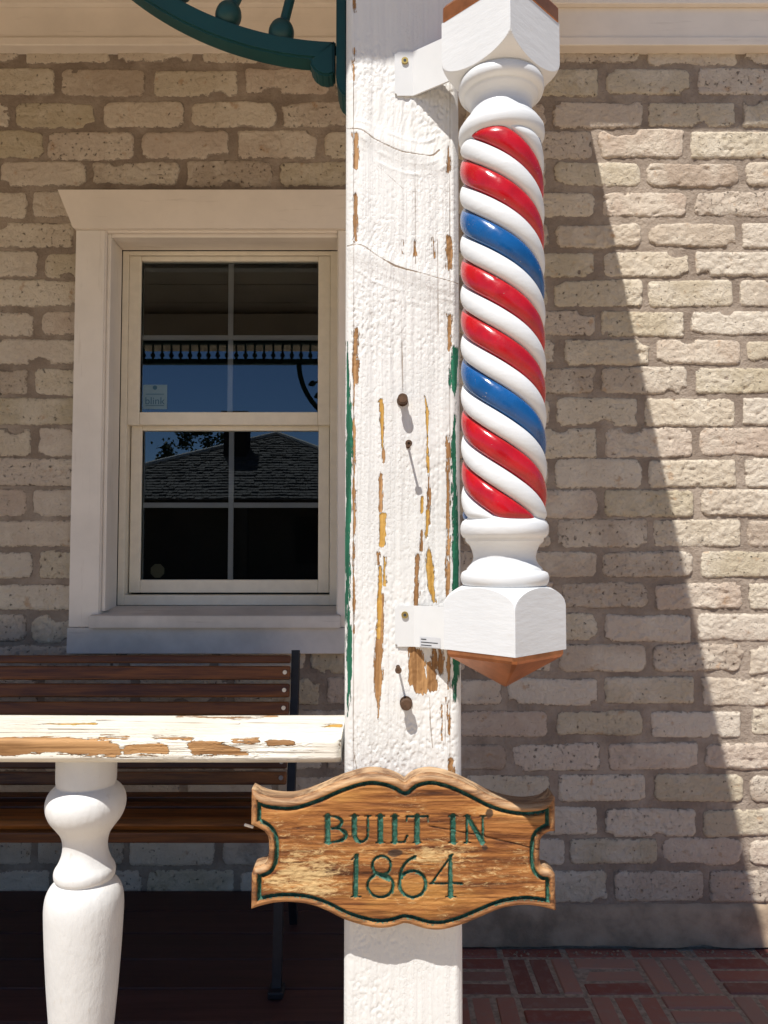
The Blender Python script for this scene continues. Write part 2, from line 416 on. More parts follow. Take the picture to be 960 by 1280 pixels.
pave = struct(box('brick_pavement', DECKX, 4.2, 0.63, DW + 0.02, -0.15, -0.0025, PAVEM))
pbm = {}
def pave_brick(cx, cy, horiz):
    if horiz not in pbm:
        b = box_bm(-0.0945, 0.0945, -0.0283, 0.0283, -0.03, 0.0, 0.004, 1) if horiz else box_bm(-0.0283, 0.0283, -0.0945, 0.0945, -0.03, 0.0, 0.004, 1)
        me = bpy.data.meshes.new('brick'); bm = b
        bmesh.ops.recalc_face_normals(bm, faces=bm.faces); bm.to_mesh(me); bm.free()
        me.materials.append(PAVEB); pbm[horiz] = me
    o = bpy.data.objects.new('brick', pbm[horiz])
    o.location = (cx, cy, random.uniform(-0.0025, 0.0025))
    o.rotation_euler = (random.uniform(-.008, .008), random.uniform(-.008, .008), random.uniform(-.02, .02))
    o.scale = (random.uniform(0.96, 1.0), random.uniform(0.96, 1.0), 1)
    link(o, pave)
U = 0.2
for bi in range(0, 8):
    for bj in range(0, 9):
        x0 = 0.172 + bi * U; y1 = 2.432 - bj * U
        hz = (bi + bj) % 2 == 0
        for k in range(3):
            o = (k - 1) * U / 3
            if hz: pave_brick(x0 + U / 2, y1 - U / 2 + o, True)
            else: pave_brick(x0 + U / 2 + o, y1 - U / 2, False)
for bi in range(0, 8):          # soldier row along the wall
    pave_brick(0.26 + bi * U, 2.462, True)

deck = struct(box('porch_deck', -4.0, DECKX - 0.004, 0.90, DW + 0.02, -0.15, DECKZ - 0.03, DARK))
yy = DW - 0.012
while yy > 0.95:
    o = box('plank', -4.0, DECKX + random.uniform(-0.003, 0.003), yy - 0.132, yy, DECKZ - 0.028, DECKZ + random.uniform(-0.0015, 0.0015), DECKW, deck, 0.003, 1)
    yy -= 0.1355

# ================================================================== house wall
house = thing('brick_house', 'cream brick house wall with white-framed sash window and shaded frieze board', 'house', (0, DW, 0))
OX0, OX1 = XA(130, 500, 2.47), -0.152       # window opening
OZ0, OZ1 = ZA(768, 2.47), ZA(291, 2.47)
X0W, X1W, Z1W = -2.6, 3.2, E + 2.35
def wall_patch(x0, x1, z0, z1, step):
    nx = max(2, int((x1 - x0) / step) + 1); nz = max(2, int((z1 - z0) / step) + 1)
    gx, gz = np.meshgrid(np.linspace(x0, x1, nx), np.linspace(z0, z1, nz), indexing='ij')
    d = 0.0022 * fbm(gx * 22, gz * 30, 3, 3) + 0.0012 * vnoise(gx * 90, gz * 90, 9)
    v = np.stack([gx, DW - d, gz], -1).reshape(-1, 3)
    return v, grid_faces(nx, nz)
vv, ff, off = [], [], 0
for a in ((X0W, OX0, 0, Z1W), (OX1, X1W, 0, Z1W), (OX0, OX1, 0, OZ0), (OX0, OX1, OZ1, Z1W)):
    v, f = wall_patch(*a, 0.011)
    vv.append(v); ff.append(f + off); off += len(v)
wall = mesh('wall', np.vstack(vv), np.vstack(ff), B_MORT, house, True)

ROWS = [(46, 77), (86, 118), (128, 158), (163, 197), (202, 232), (240, 270), (278, 308), (315, 345), (351, 383), (389, 418), (426, 455), (461, 492), (498, 531),
        (536, 571), (574, 608), (612, 646), (650, 683), (691, 722), (730, 761), (768, 801), (807, 840), (848, 880), (889, 920), (930, 962), (970, 1002), (1011, 1044), (1050, 1081), (1090, 1128)]
JR = [(804, 926), (752, 868), (688, 807, 923), (745, 860), (688, 805, 927), (749, 863), (691, 807, 924), (749, 865), (690, 808, 921), (749, 862), (699, 817, 930), (749, 865), (691, 801, 923),
      (752, 870), (689, 808, 926), (752, 871), (692, 813, 931), (750, 873), (697, 813, 932), (752, 870), (694, 813, 933), (753, 873), (690, 809, 932), (755, 876), (694, 813, 935), (753, 875), (710, 826, 932), (765, 884)]
JL = {0: (27, 142, 247), 1: (72, 186, 300), 2: (15, 123, 235, 349), 3: (56, 172, 291, 401), 4: (112, 229, 344), 5: (37,), 6: (-20,), 7: (50,), 8: (-15,), 9: (46,), 10: (-20,), 11: (38,), 12: (-18,),
      13: (44,), 14: (-15,), 15: (37,), 16: (-18,), 17: (43,), 18: (-18,), 19: (36,), 20: (-20, 155, 270, 385), 26: (42, 158, 274)}
nb = 0
def brick(px0, px1, r):
    global nb
    ya, yb = ROWS[r]
    ym = (ya + yb) / 2
    dF = DW - 0.006
    x0, x1 = XA(px0, ym, dF), XA(px1, ym, dF)
    z0, z1 = ZA(yb, dF), ZA(ya, dF)
    if x1 - x0 < 0.03: return
    dz_ = random.uniform(-0.004, 0.004); z0 += dz_ + random.uniform(-0.0025, 0.0025); z1 += dz_ + random.uniform(-0.0025, 0.0025)
    tl_ = random.gauss(0, 0.010)
    x0 -= 0.003; x1 += 0.003; z0 -= 0.002; z1 += 0.002
    mg = 0.006
    nx = max(6, int((x1 - x0 + 2 * mg) / 0.0048)); nz = 23
    gx, gz = np.meshgrid(np.linspace(x0 - mg, x1 + mg, nx), np.linspace(z0 - mg, z1 + mg, nz), indexing='ij')
    s = nb * 13 + 5
    cx, cz = (x0 + x1) / 2, (z0 + z1) / 2
    rad = random.choice((0.010, 0.014, 0.019, 0.026))
    wear = random.choice((0.6, 1.0, 1.4, 1.9, 2.6))
    # sagging, chipped edges
    jx = wear * 0.0042 * fbm(gx * 22, gz * 26, s, 2); jz = wear * 0.0038 * fbm(gx * 13, gz * 24, s + 40, 2) + tl_ * (gx - cx)
    qx = np.abs(gx + jx - cx) - ((x1 - x0) / 2 - rad); qz = np.abs(gz + jz - cz) - ((z1 - z0) / 2 - rad)
    sd = np.hypot(np.maximum(qx, 0), np.maximum(qz, 0)) + np.minimum(np.maximum(qx, qz), 0) - rad
    ins = -sd                                    # metres inside
    for _ in range(random.choice((0, 0, 1, 1, 2, 3))):       # spalled corners and bites
        bx_, bz_ = random.choice((x0, x1, random.uniform(x0, x1))), random.choice((z0, z1))
        ins = np.minimum(ins, np.hypot((gx - bx_) / 1.7, gz - bz_) - random.uniform(0.008, 0.02) + jx)
    rough = random.uniform(0.5, 1.6)
    H = random.uniform(0.0042, 0.0078)
    h = np.where(ins > 0, H * (1 - np.exp(-ins / 0.0034)), ins * 1.2)
    sf = fbm(gx * 34, gz * 44, s + 70, 4)
    h = h + np.where(ins > 0, 1, 0) * rough * (0.0016 * sf + 0.0017 * vnoise(gx * 105, gz * 120, s + 90))
    pit = np.maximum(0, vnoise(gx * 45, gz * 60, s + 7) - 0.6)
    h = h - 0.012 * pit * (ins > 0.002)
    # tilted face
    h = h + (gx - cx) / (x1 - x0) * random.uniform(-.003, .003) + (gz - cz) / (z1 - z0) * random.uniform(-.002, .002)
    h = np.where(ins < -0.002, np.minimum(h, -0.0045), h)
    v = np.stack([gx, DW - h, gz], -1).reshape(-1, 3)
    mesh('brick', v, grid_faces(nx, nz), B_BRICK, wall, True, {'edge': ins * 1000})
    nb += 1
for r, (ya, yb) in enumerate(ROWS):
    left = list(JL.get(r, ()))
    right = list(JR[r])
    if not left:
        left = [right[0] - 117 * 6 + random.uniform(-4, 4)]
    n = max(1, round((right[0] - left[-1]) / 116.5))
    mid = [left[-1] + (right[0] - left[-1]) * k / n + random.uniform(-4, 4) for k in range(1, n)]
    js = left + mid + right
    while js[0] > -60: js.insert(0, js[0] - 116 + random.uniform(-3, 3))
    while js[-1] < 1030: js.append(js[-1] + 117 + random.uniform(-3, 3))
    for a, b in zip(js[:-1], js[1:]):
        ga, gb = a + random.uniform(4, 7), b - random.uniform(4, 7)
        if 6 <= r <= 19:
            if gb > 108 and ga < 452:
                if ga < 104: brick(ga, 108, r)
                if gb > 456: brick(452, gb, r)
                continue
        brick(ga, gb, r)

# plinth: rendered footing of the wall
gx, gt = np.meshgrid(np.linspace(X0W, X1W, 420), np.linspace(0, 1, 14), indexing='ij')
zt = ZA(1131, 2.49)
pz = 0.010 + 0.008 * fbm(gx * 11, gx * 0, 61, 4) * (1 - gt) + gt * (zt + 0.004 * fbm(gx * 5, gt * 0, 31) - 0.010)
py = DW - 0.022 * np.sqrt(np.clip(1 - gt ** 5, 0, 1)) - 0.004 * fbm(gx * 9, gt * 3, 77, 4) * (1 - gt) + 0.003 * gt
mesh('plinth', np.stack([gx, py, pz], -1).reshape(-1, 3), grid_faces(420, 14), PLINTH, house, True)

# crumbs of fallen mortar where wall meets paving
vs_, fs_ = [], []
for k in range(170):
    cx_ = random.uniform(0.12, 1.7); cy_ = 2.468 - abs(random.gauss(0, 0.022)); r_ = random.uniform(0.0015, 0.006)
    b0 = len(vs_)
    for dx, dy, dz in ((1, 0, 0), (0, 1, 0), (-1, 0, 0), (0, -1, 0), (0, 0, 1)):
        q_ = random.uniform(0.6, 1.3) * r_
        vs_.append((cx_ + dx * q_, cy_ + dy * q_, 0.0005 + dz * q_ * 0.8))
    fs_ += [(b0, b0 + 1, b0 + 4), (b0 + 1, b0 + 2, b0 + 4), (b0 + 2, b0 + 3, b0 + 4), (b0 + 3, b0, b0 + 4)]
cr_ = mesh('mortar_crumbs', vs_, fs_, PLINTH); cr_['kind'] = 'stuff'; cr_['label'] = 'crumbs of fallen mortar along the foot of the wall'; cr_['category'] = 'crumbs'
# frieze board under the eave
zb = ZA(59.5, 2.465)
fb = box('frieze_board', X0W, X1W, 2.462, DW + 0.02, zb + 0.030, E + 2.0, TRIM, house, 0.002, 1)
box('bead', X0W, X1W, 2.452, DW + 0.02, zb, zb + 0.0285, TRIM, fb, 0.003, 2)
box('bed_mould', X0W, X1W, 2.440, 2.4615, ZA(7, 2.45), ZA(7, 2.45) + 0.04, TRIM, fb, 0.004, 2)
# main eave over the wall right of the porch roof
ev = prism('eave', [(-2.6, E + 2.30), (3.2, E + 2.30), (3.2, E + 2.40), (-2.6, E + 2.40)], DW - 0.462, DW + 0.1, TRIM, house)

# ------------------------------------------------------------------ window
YS = 2.62                      # plane of the window unit, back of the reveal
win = None
zs_back, zs_front = ZA(757, YS), ZA(770, 2.432)
def framebox(name, x0, x1, y0, y1, z0, z1, mat, parent, bev=0.0025):
    return box(name, x0, x1, y0, y1, z0, z1, mat, parent, bev, 2)
xg0, xg1 = XA(177, 420, 2.635), XA(398, 420, 2.635)        # glass
xc = (xg0 + xg1) / 2
# outer vinyl frame (the window's own mesh): four members
fx0, fx1 = OX0 + 0.001, OX1 - 0.001
fz1 = OZ1 - 0.001
xo0 = XA(160, 420, YS); xo1 = 2 * xc - xo0
bm = bmesh.new()
def addbox(bm, *a, bev=0.0025):
    t = box_bm(*a, bev, 2); me = bpy.data.meshes.new('t'); t.to_mesh(me); t.free(); bm.from_mesh(me); bpy.data.meshes.remove(me)
ztop_f = ZA(319, YS)
addbox(bm, fx0, xo0, YS, YS + 0.08, zs_back + 0.001, fz1)
addbox(bm, xo1, fx1, YS, YS + 0.08, zs_back + 0.001, fz1)
addbox(bm, xo0 - 0.001, xo1 + 0.001, YS + 0.001, YS + 0.08, ztop_f, fz1)
addbox(bm, xo0 - 0.001, xo1 + 0.001, YS + 0.001, YS + 0.08, zs_back + 0.001, ZA(744, YS))
win = bobj('window', bm, VINYL, house)
win['label'] = 'white wood and vinyl double-hung window with grey grilles'
# reveal lining
framebox('jamb', OX0 - 0.02, OX0, 2.468, YS - 0.0005, OZ0, OZ1 + 0.02, TRIMV, win)
framebox('jamb', OX1, OX1 + 0.02, 2.468, YS - 0.0005, OZ0, OZ1 + 0.02, TRIMV, win)
framebox('head_lining', OX0 + 0.0005, OX1 - 0.0005, 2.468, YS - 0.0005, OZ1, OZ1 + 0.02, TRIM, win)
# stop bead seen inside the casing
framebox('stop_bead', OX0 + 0.0004, OX0 + 0.012, 2.478, 2.52, OZ0 + 0.01, OZ1 - 0.0005, TRIMV, win, 0.002)
framebox('stop_bead', OX0 + 0.0125, OX1 - 0.001, 2.478, 2.52, OZ1 - 0.012, OZ1 - 0.0005, TRIM, win, 0.002)
# casing boards
cz0, cz1 = ZA(784, 2.462), ZA(287.5, 2.462)
framebox('casing', XA(90, 540, 2.462), OX0 - 0.003, 2.462, DW, cz0, cz1, TRIMV, win, 0.003)
framebox('casing', OX1 + 0.003, 2 * xc - XA(90, 540, 2.462), 2.462, DW, cz0, cz1, TRIMV, win, 0.003)
hx0, hx1 = XA(72, 237, 2.45), XA(91.5, 287, 2.45)
hz0, hz1 = cz1 + 0.0005, ZA(237, 2.45)
hd = prism('header_board', [(hx0, hz1), (2 * xc - hx0, hz1), (2 * xc - hx1 + 0.002, hz0 + 0.004), (2 * xc - hx1 - 0.004, hz0), (hx1 + 0.004, hz0), (hx1 - 0.002, hz0 + 0.004)], 2.45, DW, TRIM, win)
# sill and apron
bm = bmesh.new()
sx0, sx1 = XA(110, 775, 2.432), 2 * xc - XA(110, 775, 2.432)
zsf = ZA(785.5, 2.432)
P = [(2.432, zsf), (2.432, zs_front), (YS + 0.01, zs_back), (YS + 0.01, zsf)]
a = [bm.verts.new((sx0, y, z)) for y, z in P]; b = [bm.verts.new((sx1, y, z)) for y, z in P]
bm.faces.new(a); bm.faces.new(b[::-1])
for k in range(4): bm.faces.new((a[k], a[(k + 1) % 4], b[(k + 1) % 4], b[k]))
bmesh.ops.bevel(bm, geom=bm.edges[:], offset=0.003, segments=2, affect='EDGES')
bobj('sill', bm, SILLM, win)
framebox('apron', XA(83, 800, 2.455), 2 * xc - XA(83, 800, 2.455), 2.455, DW, ZA(817.5, 2.455), zsf - 0.0005, SILLM, win, 0.003)
# sashes: stiles, rails, panes, grilles
def sash(y, zt0, zg1, zg0, zb0, xl, xr):
    gy = y + 0.016
    zt0, zg1, zg0, zb0 = ZA(zt0, y), ZA(zg1, gy), ZA(zg0, gy), ZA(zb0, y)
    for x0, x1 in ((xl, xg0), (xg1, xr)):
        framebox('stile', x0, x1, y, y + 0.035, zb0, zt0, VINYL, win)
        e = x1 - 0.004 if x1 == xg0 else x0
        framebox('glazing_bead', e, e + 0.004, y + 0.007, y + 0.02, zg0, zg1, VINYL, win, 0.0015)
    framebox('rail', xg0 + 0.0003, xg1 - 0.0003, y + 0.0008, y + 0.034, zg1, zt0, VINYL, win)
    framebox('rail', xg0 + 0.0003, xg1 - 0.0003, y + 0.0008, y + 0.034, zb0, zg0, VINYL, win)
    # pane
    zm = (zg0 + zg1) / 2
    pn = mesh('pane', [(xg0 - .003, gy, zg0 - .003), (xg1 + .003, gy, zg0 - .003), (xg1 + .003, gy, zg1 + .003), (xg0 - .003, gy, zg1 + .003)], [(0, 1, 2, 3)], GLASS, win)
    framebox('muntin', xc - 0.009, xc + 0.009, gy + 0.006, gy + 0.012, zg0, zg1, GRILLE, win, 0.001)
    zq = zm
    framebox('muntin', xg0, xc - 0.0093, gy + 0.0062, gy + 0.0118, zq - 0.009, zq + 0.009, GRILLE, win, 0.001)
    framebox('muntin', xc + 0.0093, xg1, gy + 0.0062, gy + 0.0118, zq - 0.009, zq + 0.009, GRILLE, win, 0.001)
    return gy, zg0, zg1
gyU, zu0, zu1 = sash(2.6215, 320, 328, 516, 531, xo0 + 0.0005, xo1 - 0.0005)
gyL, zl0, zl1 = sash(2.657, 528, 539, 724.5, 741, xo0 + 0.004, xo1 - 0.004)
# stickers on the glass
def flat(name, pts, y, mat, parent):
    return prism(name, pts, y - 0.0006, y, mat, parent)
sxa, sxb = XA(178.5, 495, gyU), XA(209, 495, gyU)
sza, szb = ZA(511.5, gyU), ZA(481, gyU)
stk = flat('sticker', [(sxa, sza), (sxb, sza), (sxb, szb), (sxa, szb)], gyU - 0.0006, STICK, win)
def text_obj(name, s, cx, cz, y, h, mat, parent, squash=1.0):
    cu = bpy.data.curves.new(name, 'FONT'); cu.body = s; cu.size = h; cu.align_x = 'CENTER'
    to = bpy.data.objects.new(name, cu); COL.objects.link(to)
    dg = bpy.context.evaluated_depsgraph_get()
    me = bpy.data.meshes.new_from_object(to.evaluated_get(dg))
    bpy.data.objects.remove(to)
    for v in me.vertices:
        x, z = v.co.x * squash, v.co.y
        v.co = (cx + x, y, cz + z)
    me.materials.clear(); me.materials.append(mat); me.name = name
    return link(bpy.data.objects.new(name, me), parent)
text_obj('sticker_lettering', 'blink', (sxa + sxb) / 2, sza + 0.017, gyU - 0.0016, 0.036, STICKD, win)
for k, (f0, f1, zz) in enumerate(((0.12, 0.88, 0.60), (0.12, 0.88, 0.13))):
    framebox('sticker_line', sxa + (sxb - sxa) * f0, sxa + (sxb - sxa) * f1, gyU - 0.0017, gyU - 0.0013, sza + (szb - sza) * zz, sza + (szb - sza) * zz + 0.0022, STICKD, win, 0)
cxs, czs = (sxa + sxb) / 2, szb - 0.010
flat('sticker_emblem', [(cxs + 0.008 * math.cos(t * math.pi / 4 + .39), czs + 0.008 * math.sin(t * math.pi / 4 + .39)) for t in range(8)], gyU - 0.0013, STICKD, win)
ox, oz = XA(196.5, 713.5, gyL), ZA(713.5, gyL)
flat('sticker', [(ox + 0.0255 * math.cos(t * math.pi / 4 + .39), oz + 0.0255 * math.sin(t * math.pi / 4 + .39)) for t in range(8)], gyL + 0.004, STICKO, win)
# dim room behind the glass
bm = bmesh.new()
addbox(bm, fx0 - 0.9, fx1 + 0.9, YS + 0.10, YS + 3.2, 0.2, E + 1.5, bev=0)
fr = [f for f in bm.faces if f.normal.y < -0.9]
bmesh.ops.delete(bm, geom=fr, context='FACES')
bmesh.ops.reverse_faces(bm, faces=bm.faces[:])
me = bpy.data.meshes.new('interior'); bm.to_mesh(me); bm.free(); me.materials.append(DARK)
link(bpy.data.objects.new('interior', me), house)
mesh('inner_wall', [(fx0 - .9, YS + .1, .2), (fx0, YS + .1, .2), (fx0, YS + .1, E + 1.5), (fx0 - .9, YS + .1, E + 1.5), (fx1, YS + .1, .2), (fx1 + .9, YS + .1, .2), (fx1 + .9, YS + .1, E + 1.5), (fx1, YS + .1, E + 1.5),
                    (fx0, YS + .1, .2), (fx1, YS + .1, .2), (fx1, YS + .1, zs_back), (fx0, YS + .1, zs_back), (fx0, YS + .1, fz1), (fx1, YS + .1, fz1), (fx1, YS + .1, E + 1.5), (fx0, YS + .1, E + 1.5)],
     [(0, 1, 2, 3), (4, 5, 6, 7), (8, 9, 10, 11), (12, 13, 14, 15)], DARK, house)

# ================================================================== porch roof, frieze, bracket
PY0, PY1 = 0.93, 1.07          # porch post front and back
PXL, PXR = XA(431, 640, PY0), XA(576, 640, PY0)
PXC = (PXL + PXR) / 2
EAVE_Y, EAVE_Z = 0.647, E + 1.203
ROOF_XE = 0.570
roof = thing('porch_roof', 'brown boarded porch roof seen dark in the upper window panes', 'roof', (-1.5, DW, E + 1.95))
slope = (E + 1.93 - EAVE_Z) / (DW - EAVE_Y)
def rz(y): return EAVE_Z + (y - EAVE_Y) * slope
bm = bmesh.new()
q = [(EAVE_Y, EAVE_Z + 0.004), (DW, rz(DW)), (DW, E + 2.0), (EAVE_Y, E + 1.25)]
a = [bm.verts.new((-4.2, y, z)) for y, z in q]; b = [bm.verts.new((ROOF_XE, y, z)) for y, z in q]
bm.faces.new(a); bm.faces.new(b[::-1])
for k in range(4): bm.faces.new((a[k], a[(k + 1) % 4], b[(k + 1) % 4], b[k]))
bobj('roof_slab', bm, ROOFB, roof)
box('fascia', -4.2, ROOF_XE, EAVE_Y - 0.022, EAVE_Y - 0.001, EAVE_Z, E + 1.25, ROOFB, roof, 0.002, 1)
# boards of the sloped ceiling
nbd = 13
for k in range(nbd):
    y0 = EAVE_Y + 0.02 + k * (DW - 0.05 - EAVE_Y) / nbd; y1 = y0 + (DW - 0.05 - EAVE_Y) / nbd - 0.006
    vs_ = []
    for x in (-4.2, ROOF_XE - 0.002):
        for y in (y0, y1):
            vs_ += [(x, y, rz(y) - 0.016), (x, y, rz(y) + 0.002)]
    mesh('ceiling_board', vs_, [(0, 2, 6, 4), (1, 5, 7, 3), (0, 4, 5, 1), (2, 3, 7, 6), (0, 1, 3, 2), (4, 6, 7, 5)], ROOFB, roof)
box('beam', -4.2, ROOF_XE - 0.05, 0.955, 1.045, E + 1.17, rz(0.955) - 0.017, ROOFB, roof, 0.003, 1)

FZ = E + 1.046
frz = thing('spindle_frieze', 'dark green spindle frieze mirrored against blue sky in the window', 'frieze', (PXL, 1.0, FZ))
box('bottom_rail', -3.9, PXL - 0.002, 0.98, 1.02, FZ - 0.014, FZ + 0.014, GREEN, frz, 0.003, 1)
box('top_rail', -3.9, PXL - 0.002, 0.98, 1.02, E + 1.145, E + 1.169, GREEN, frz, 0.003, 1)
sp_prof = [(0.006, FZ + 0.014), (0.006, FZ + 0.022), (0.012, FZ + 0.030), (0.014, FZ + 0.038), (0.010, FZ + 0.046), (0.006, FZ + 0.053), (0.006, FZ + 0.092), (0.006, E + 1.146)]
sp = lathe('spindle', sp_prof, 0, 1.0, GREEN, frz, 10)
sp.location.x = PXL - 0.055
for k in range(1, 42):
    o = sp.copy(); COL.objects.link(o); o.location.x = PXL - 0.055 - k * 0.052

brk = thing('porch_bracket', 'dark green fan-shaped quarter-circle bracket with ball spindles beside the white post', 'bracket', (PXL, 1.0, E + 0.62))
BC = Vector((PXL - 0.002, 1.0, FZ)); RO = 0.408; RI = 0.383
YB0, YB1 = 0.976, 1.006
arc_o = [(BC.x - 1.085 * RO * math.sin(t), BC.z - RO * math.cos(t)) for t in np.linspace(R(6.2), R(88), 40)]
arc_i = [(BC.x - 1.085 * RI * math.sin(t), BC.z - RI * math.cos(t)) for t in np.linspace(R(2.2), R(88), 40)]
tip = [(BC.x - 0.0155, BC.z - RO - 0.0175), (BC.x - 0.022, BC.z - RO - 0.0205), (BC.x - 0.030, BC.z - RO - 0.0205), (BC.x - 0.039, BC.z - RO - 0.0165), (BC.x - 0.0455, BC.z - RO - 0.009), (BC.x - 0.048, BC.z - RO - 0.001), (BC.x - 0.045, BC.z - RO + 0.0025)]
poly = arc_i[::-1] + [(BC.x - 0.0155, BC.z - RI)] + tip + arc_o[1:]
prism('arc', poly, YB0, YB1, GREEN, brk, 0.0025)
stile_pts = [(PXL - 0.0145, FZ + 0.12), (PXL - 0.0145, E + 0.606), (PXL - 0.011, E + 0.592), (PXL - 0.006, E + 0.585), (PXL - 0.001, E + 0.582), (PXL - 0.001, FZ + 0.12)]
prism('stile', stile_pts, YB0 - 0.012, YB1 + 0.008, GREEN, brk, 0.002)
box('hub', BC.x - 0.075, BC.x - 0.0155, YB0 + 0.01, YB1 - 0.01, FZ - 0.075, FZ - 0.0145, GREEN, brk, 0.01, 2)
for k, t in enumerate((13.5, 25.0, 36.5, 48.0, 59.5, 71.0)):
    d = Vector((-math.sin(R(t)), 0, -math.cos(R(t))))
    yc_ = (YB0 + YB1) / 2
    o_ = Vector((BC.x, yc_, BC.z))
    s_ = rod('spindle', o_ + d * 0.06, o_ + d * (RI + 0.013), 0.0065, GREEN, brk, 12)
    for rr, br in ((RI - 0.010, 0.0170), (0.262, 0.0155), (0.175, 0.0135)):
        bm = bmesh.new()
        bmesh.ops.create_uvsphere(bm, u_segments=20, v_segments=14, radius=br)
        bmesh.ops.scale(bm, vec=(1, 1, 1.12), verts=bm.verts)
        bmesh.ops.transform(bm, matrix=Matrix.Translation(o_ + d * rr) @ d.to_track_quat('Z', 'Y').to_matrix().to_4x4(), verts=bm.verts)
        bobj('ball', bm, GREEN, s_, True)

# ================================================================== porch post with peeling paint
post = thing('porch_post', 'weathered white square porch post with peeling paint and rusty nails', 'post', (PXC, 1.0, -0.0))
CH = XA(441, 640, PY0) - PXL   # chamfer width
def px_of(x, y, z):
    """photo pixel of world points (arrays)"""
    dx, dy, dz = x, y, z - E
    fwd = dy * CP + dz * SP; up = -dy * SP + dz * CP
    return 480 + FPX * dx / fwd, 640 - FPX * up / fwd
sec = []                        # cross-section polyline, left back -> front -> right back
sec += [(PXL, y) for y in np.linspace(PY1, PY0 + CH * 0.9, 10)]
sec += [(PXL + CH * t * t * 0.25 + CH * t * 0.75, PY0 + CH * 0.9 * (1 - t) ** 1.5) for t in np.linspace(0, 1, 7)[1:-1]]
sec += [(x, PY0) for x in np.linspace(PXL + CH, PXR - CH, 122)]
sec += [(PXR - CH * t * t * 0.25 - CH * t * 0.75, PY0 + CH * 0.9 * (1 - t) ** 1.5) for t in np.linspace(1, 0, 7)[1:-1]]
sec += [(PXR, y) for y in np.linspace(PY0 + CH * 0.9, PY1, 10)]
sec = np.array(sec)
zz = np.concatenate([np.linspace(0.0, 0.55, 8), np.arange(0.56, E + 0.78, 0.0014), np.linspace(E + 0.79, E + 1.17, 8)])
gz, gi = np.meshgrid(zz, np.arange(len(sec)), indexing='ij')
gx = sec[gi, 0]; gy = sec[gi, 1]
Ppx, Ppy = px_of(gx, gy, gz)
P2 = np.stack([Ppx.ravel(), Ppy.ravel()], -1)
def strips(lst):
    f = np.full(len(P2), -40.0)
    for pts in lst:             # pts: (x, y, full width)
        if len(pts) > 4: pts = [tuple(p) for p in smooth_prof(pts, 4)]
        for (xa, ya, wa), (xb, yb, wb) in zip(pts[:-1], pts[1:]):
            d, t = seg_dist(P2, (xa, ya), (xb, yb))
            f = np.maximum(f, (wa + (wb - wa) * t) / 2 - d)
    return f
wood = strips([
    [(478, 528, 2.4), (479, 577, 3)], [(476.5, 594, 5), (476, 637, 6)], [(472, 692, 4), (472, 706, 5)], [(477, 745, 4), (476, 800, 6)],
    [(473, 800, 10), (473, 850, 11), (472, 868, 7), (473, 898, 2)], [(536.5, 611, 4), (536.6, 655, 5)], [(527, 664, 2), (527, 688, 4)], [(522, 694, 4), (520, 757, 6)], [(536, 592, 1), (536, 611, 3)],
    [(561.5, 298, 7), (562, 334, 7)], [(562, 394, 5), (561.5, 437, 6)], [(559.5, 545, 3), (560, 640, 4), (560, 720, 5), (561, 860, 3)],
    [(444.5, 168, 6), (444.5, 208, 6)], [(444.5, 243, 4), (444.5, 300, 6)], [(444.5, 412, 5), (444.5, 476, 7)], [(442.5, 476, 2), (442.5, 790, 2.5)], [(443.5, 0, 3), (443.5, 15, 3)], [(442.5, 60, 1.6), (442.5, 100, 2.4)],
    [(561, 183, 3), (560, 215, 4)], [(559, 868, 1), (562, 915, 4)], [(553, 880, 1.5), (553, 925, 2)], [(564, 950, 6), (565, 966, 8)], [(519, 300, 2), (519, 318, 4)], [(541, 296, 1.5), (543, 322, 2.5)], [(503, 300, 1), (503, 316, 2)],
    [(516, 812, 11), (518, 850, 16)], [(524, 815, 8), (528, 858, 20)], [(536, 832, 8), (540, 857, 18)], [(543, 806, 6), (543, 850, 7)], [(550, 806, 5), (551, 842, 5)]])
yel = strips([
    [(472, 503, 1.5), (476, 500, 3), (475, 514, 2.5)], [(478, 506, 3), (477, 524, 4), (478, 560, 2)], [(478.5, 645, 8), (478, 680, 7)], [(481, 697, 3), (480.5, 731, 3)], [(475, 710, 5), (474, 760, 5), (472.5, 796, 4)],
    [(531, 494, 2), (534, 517, 3), (535.5, 590, 2)], [(534.5, 640, 4), (534, 672, 3)], [(535, 680, 3), (537, 710, 9), (539, 734, 8), (543, 752, 5)], [(528, 622, 3), (527, 640, 4)]])
grn = strips([[(433.5, 428, 2), (435, 480, 6), (436, 560, 9), (435, 650, 8), (435, 760, 8), (436, 830, 7), (434.5, 895, 2)],
              [(567.5, 436, 8), (567.5, 478, 9), (569, 500, 5), (568, 560, 6), (569, 640, 9), (570, 740, 10), (570, 840, 10), (568, 876, 2)]])
crk = np.maximum(strips([
    [(434, 161, 1.2), (451, 162.5, 1.6), (470, 175, 1.4), (500, 189, 1.4), (526, 194, 1.2), (540, 195, 2.0), (549, 188, 2.4)],
    [(432, 308, 1.2), (451, 306.6, 1.6), (473, 320.6, 1.2), (495, 333, 2.4), (523, 341, 1.2), (545, 347, 1.2), (573, 355, 1)],
    [(502, 372, .5), (502.5, 430, 1.0), (503.5, 490, 1.2)], [(537, 872, 1), (538, 905, 1), (541, 935, .8)], [(472, 207, .4), (504, 236, .8)],
    [(442, 100, .7), (442, 960, .9)], [(562.5, 20, .7), (562.5, 960, .8)], [(556, 880, .8), (557, 930, .8)], [(547, 300, .6), (548, 420, .8)], [(519, 200, .6), (519.5, 330, .9)],
    [(442.5, 940, 1), (446, 962, 1)]]), -6)
side = (np.abs(gx.ravel() - PXC) > (PXR - PXL) / 2 - 1e-4)
for f in (wood, yel, crk): f[side] = -40
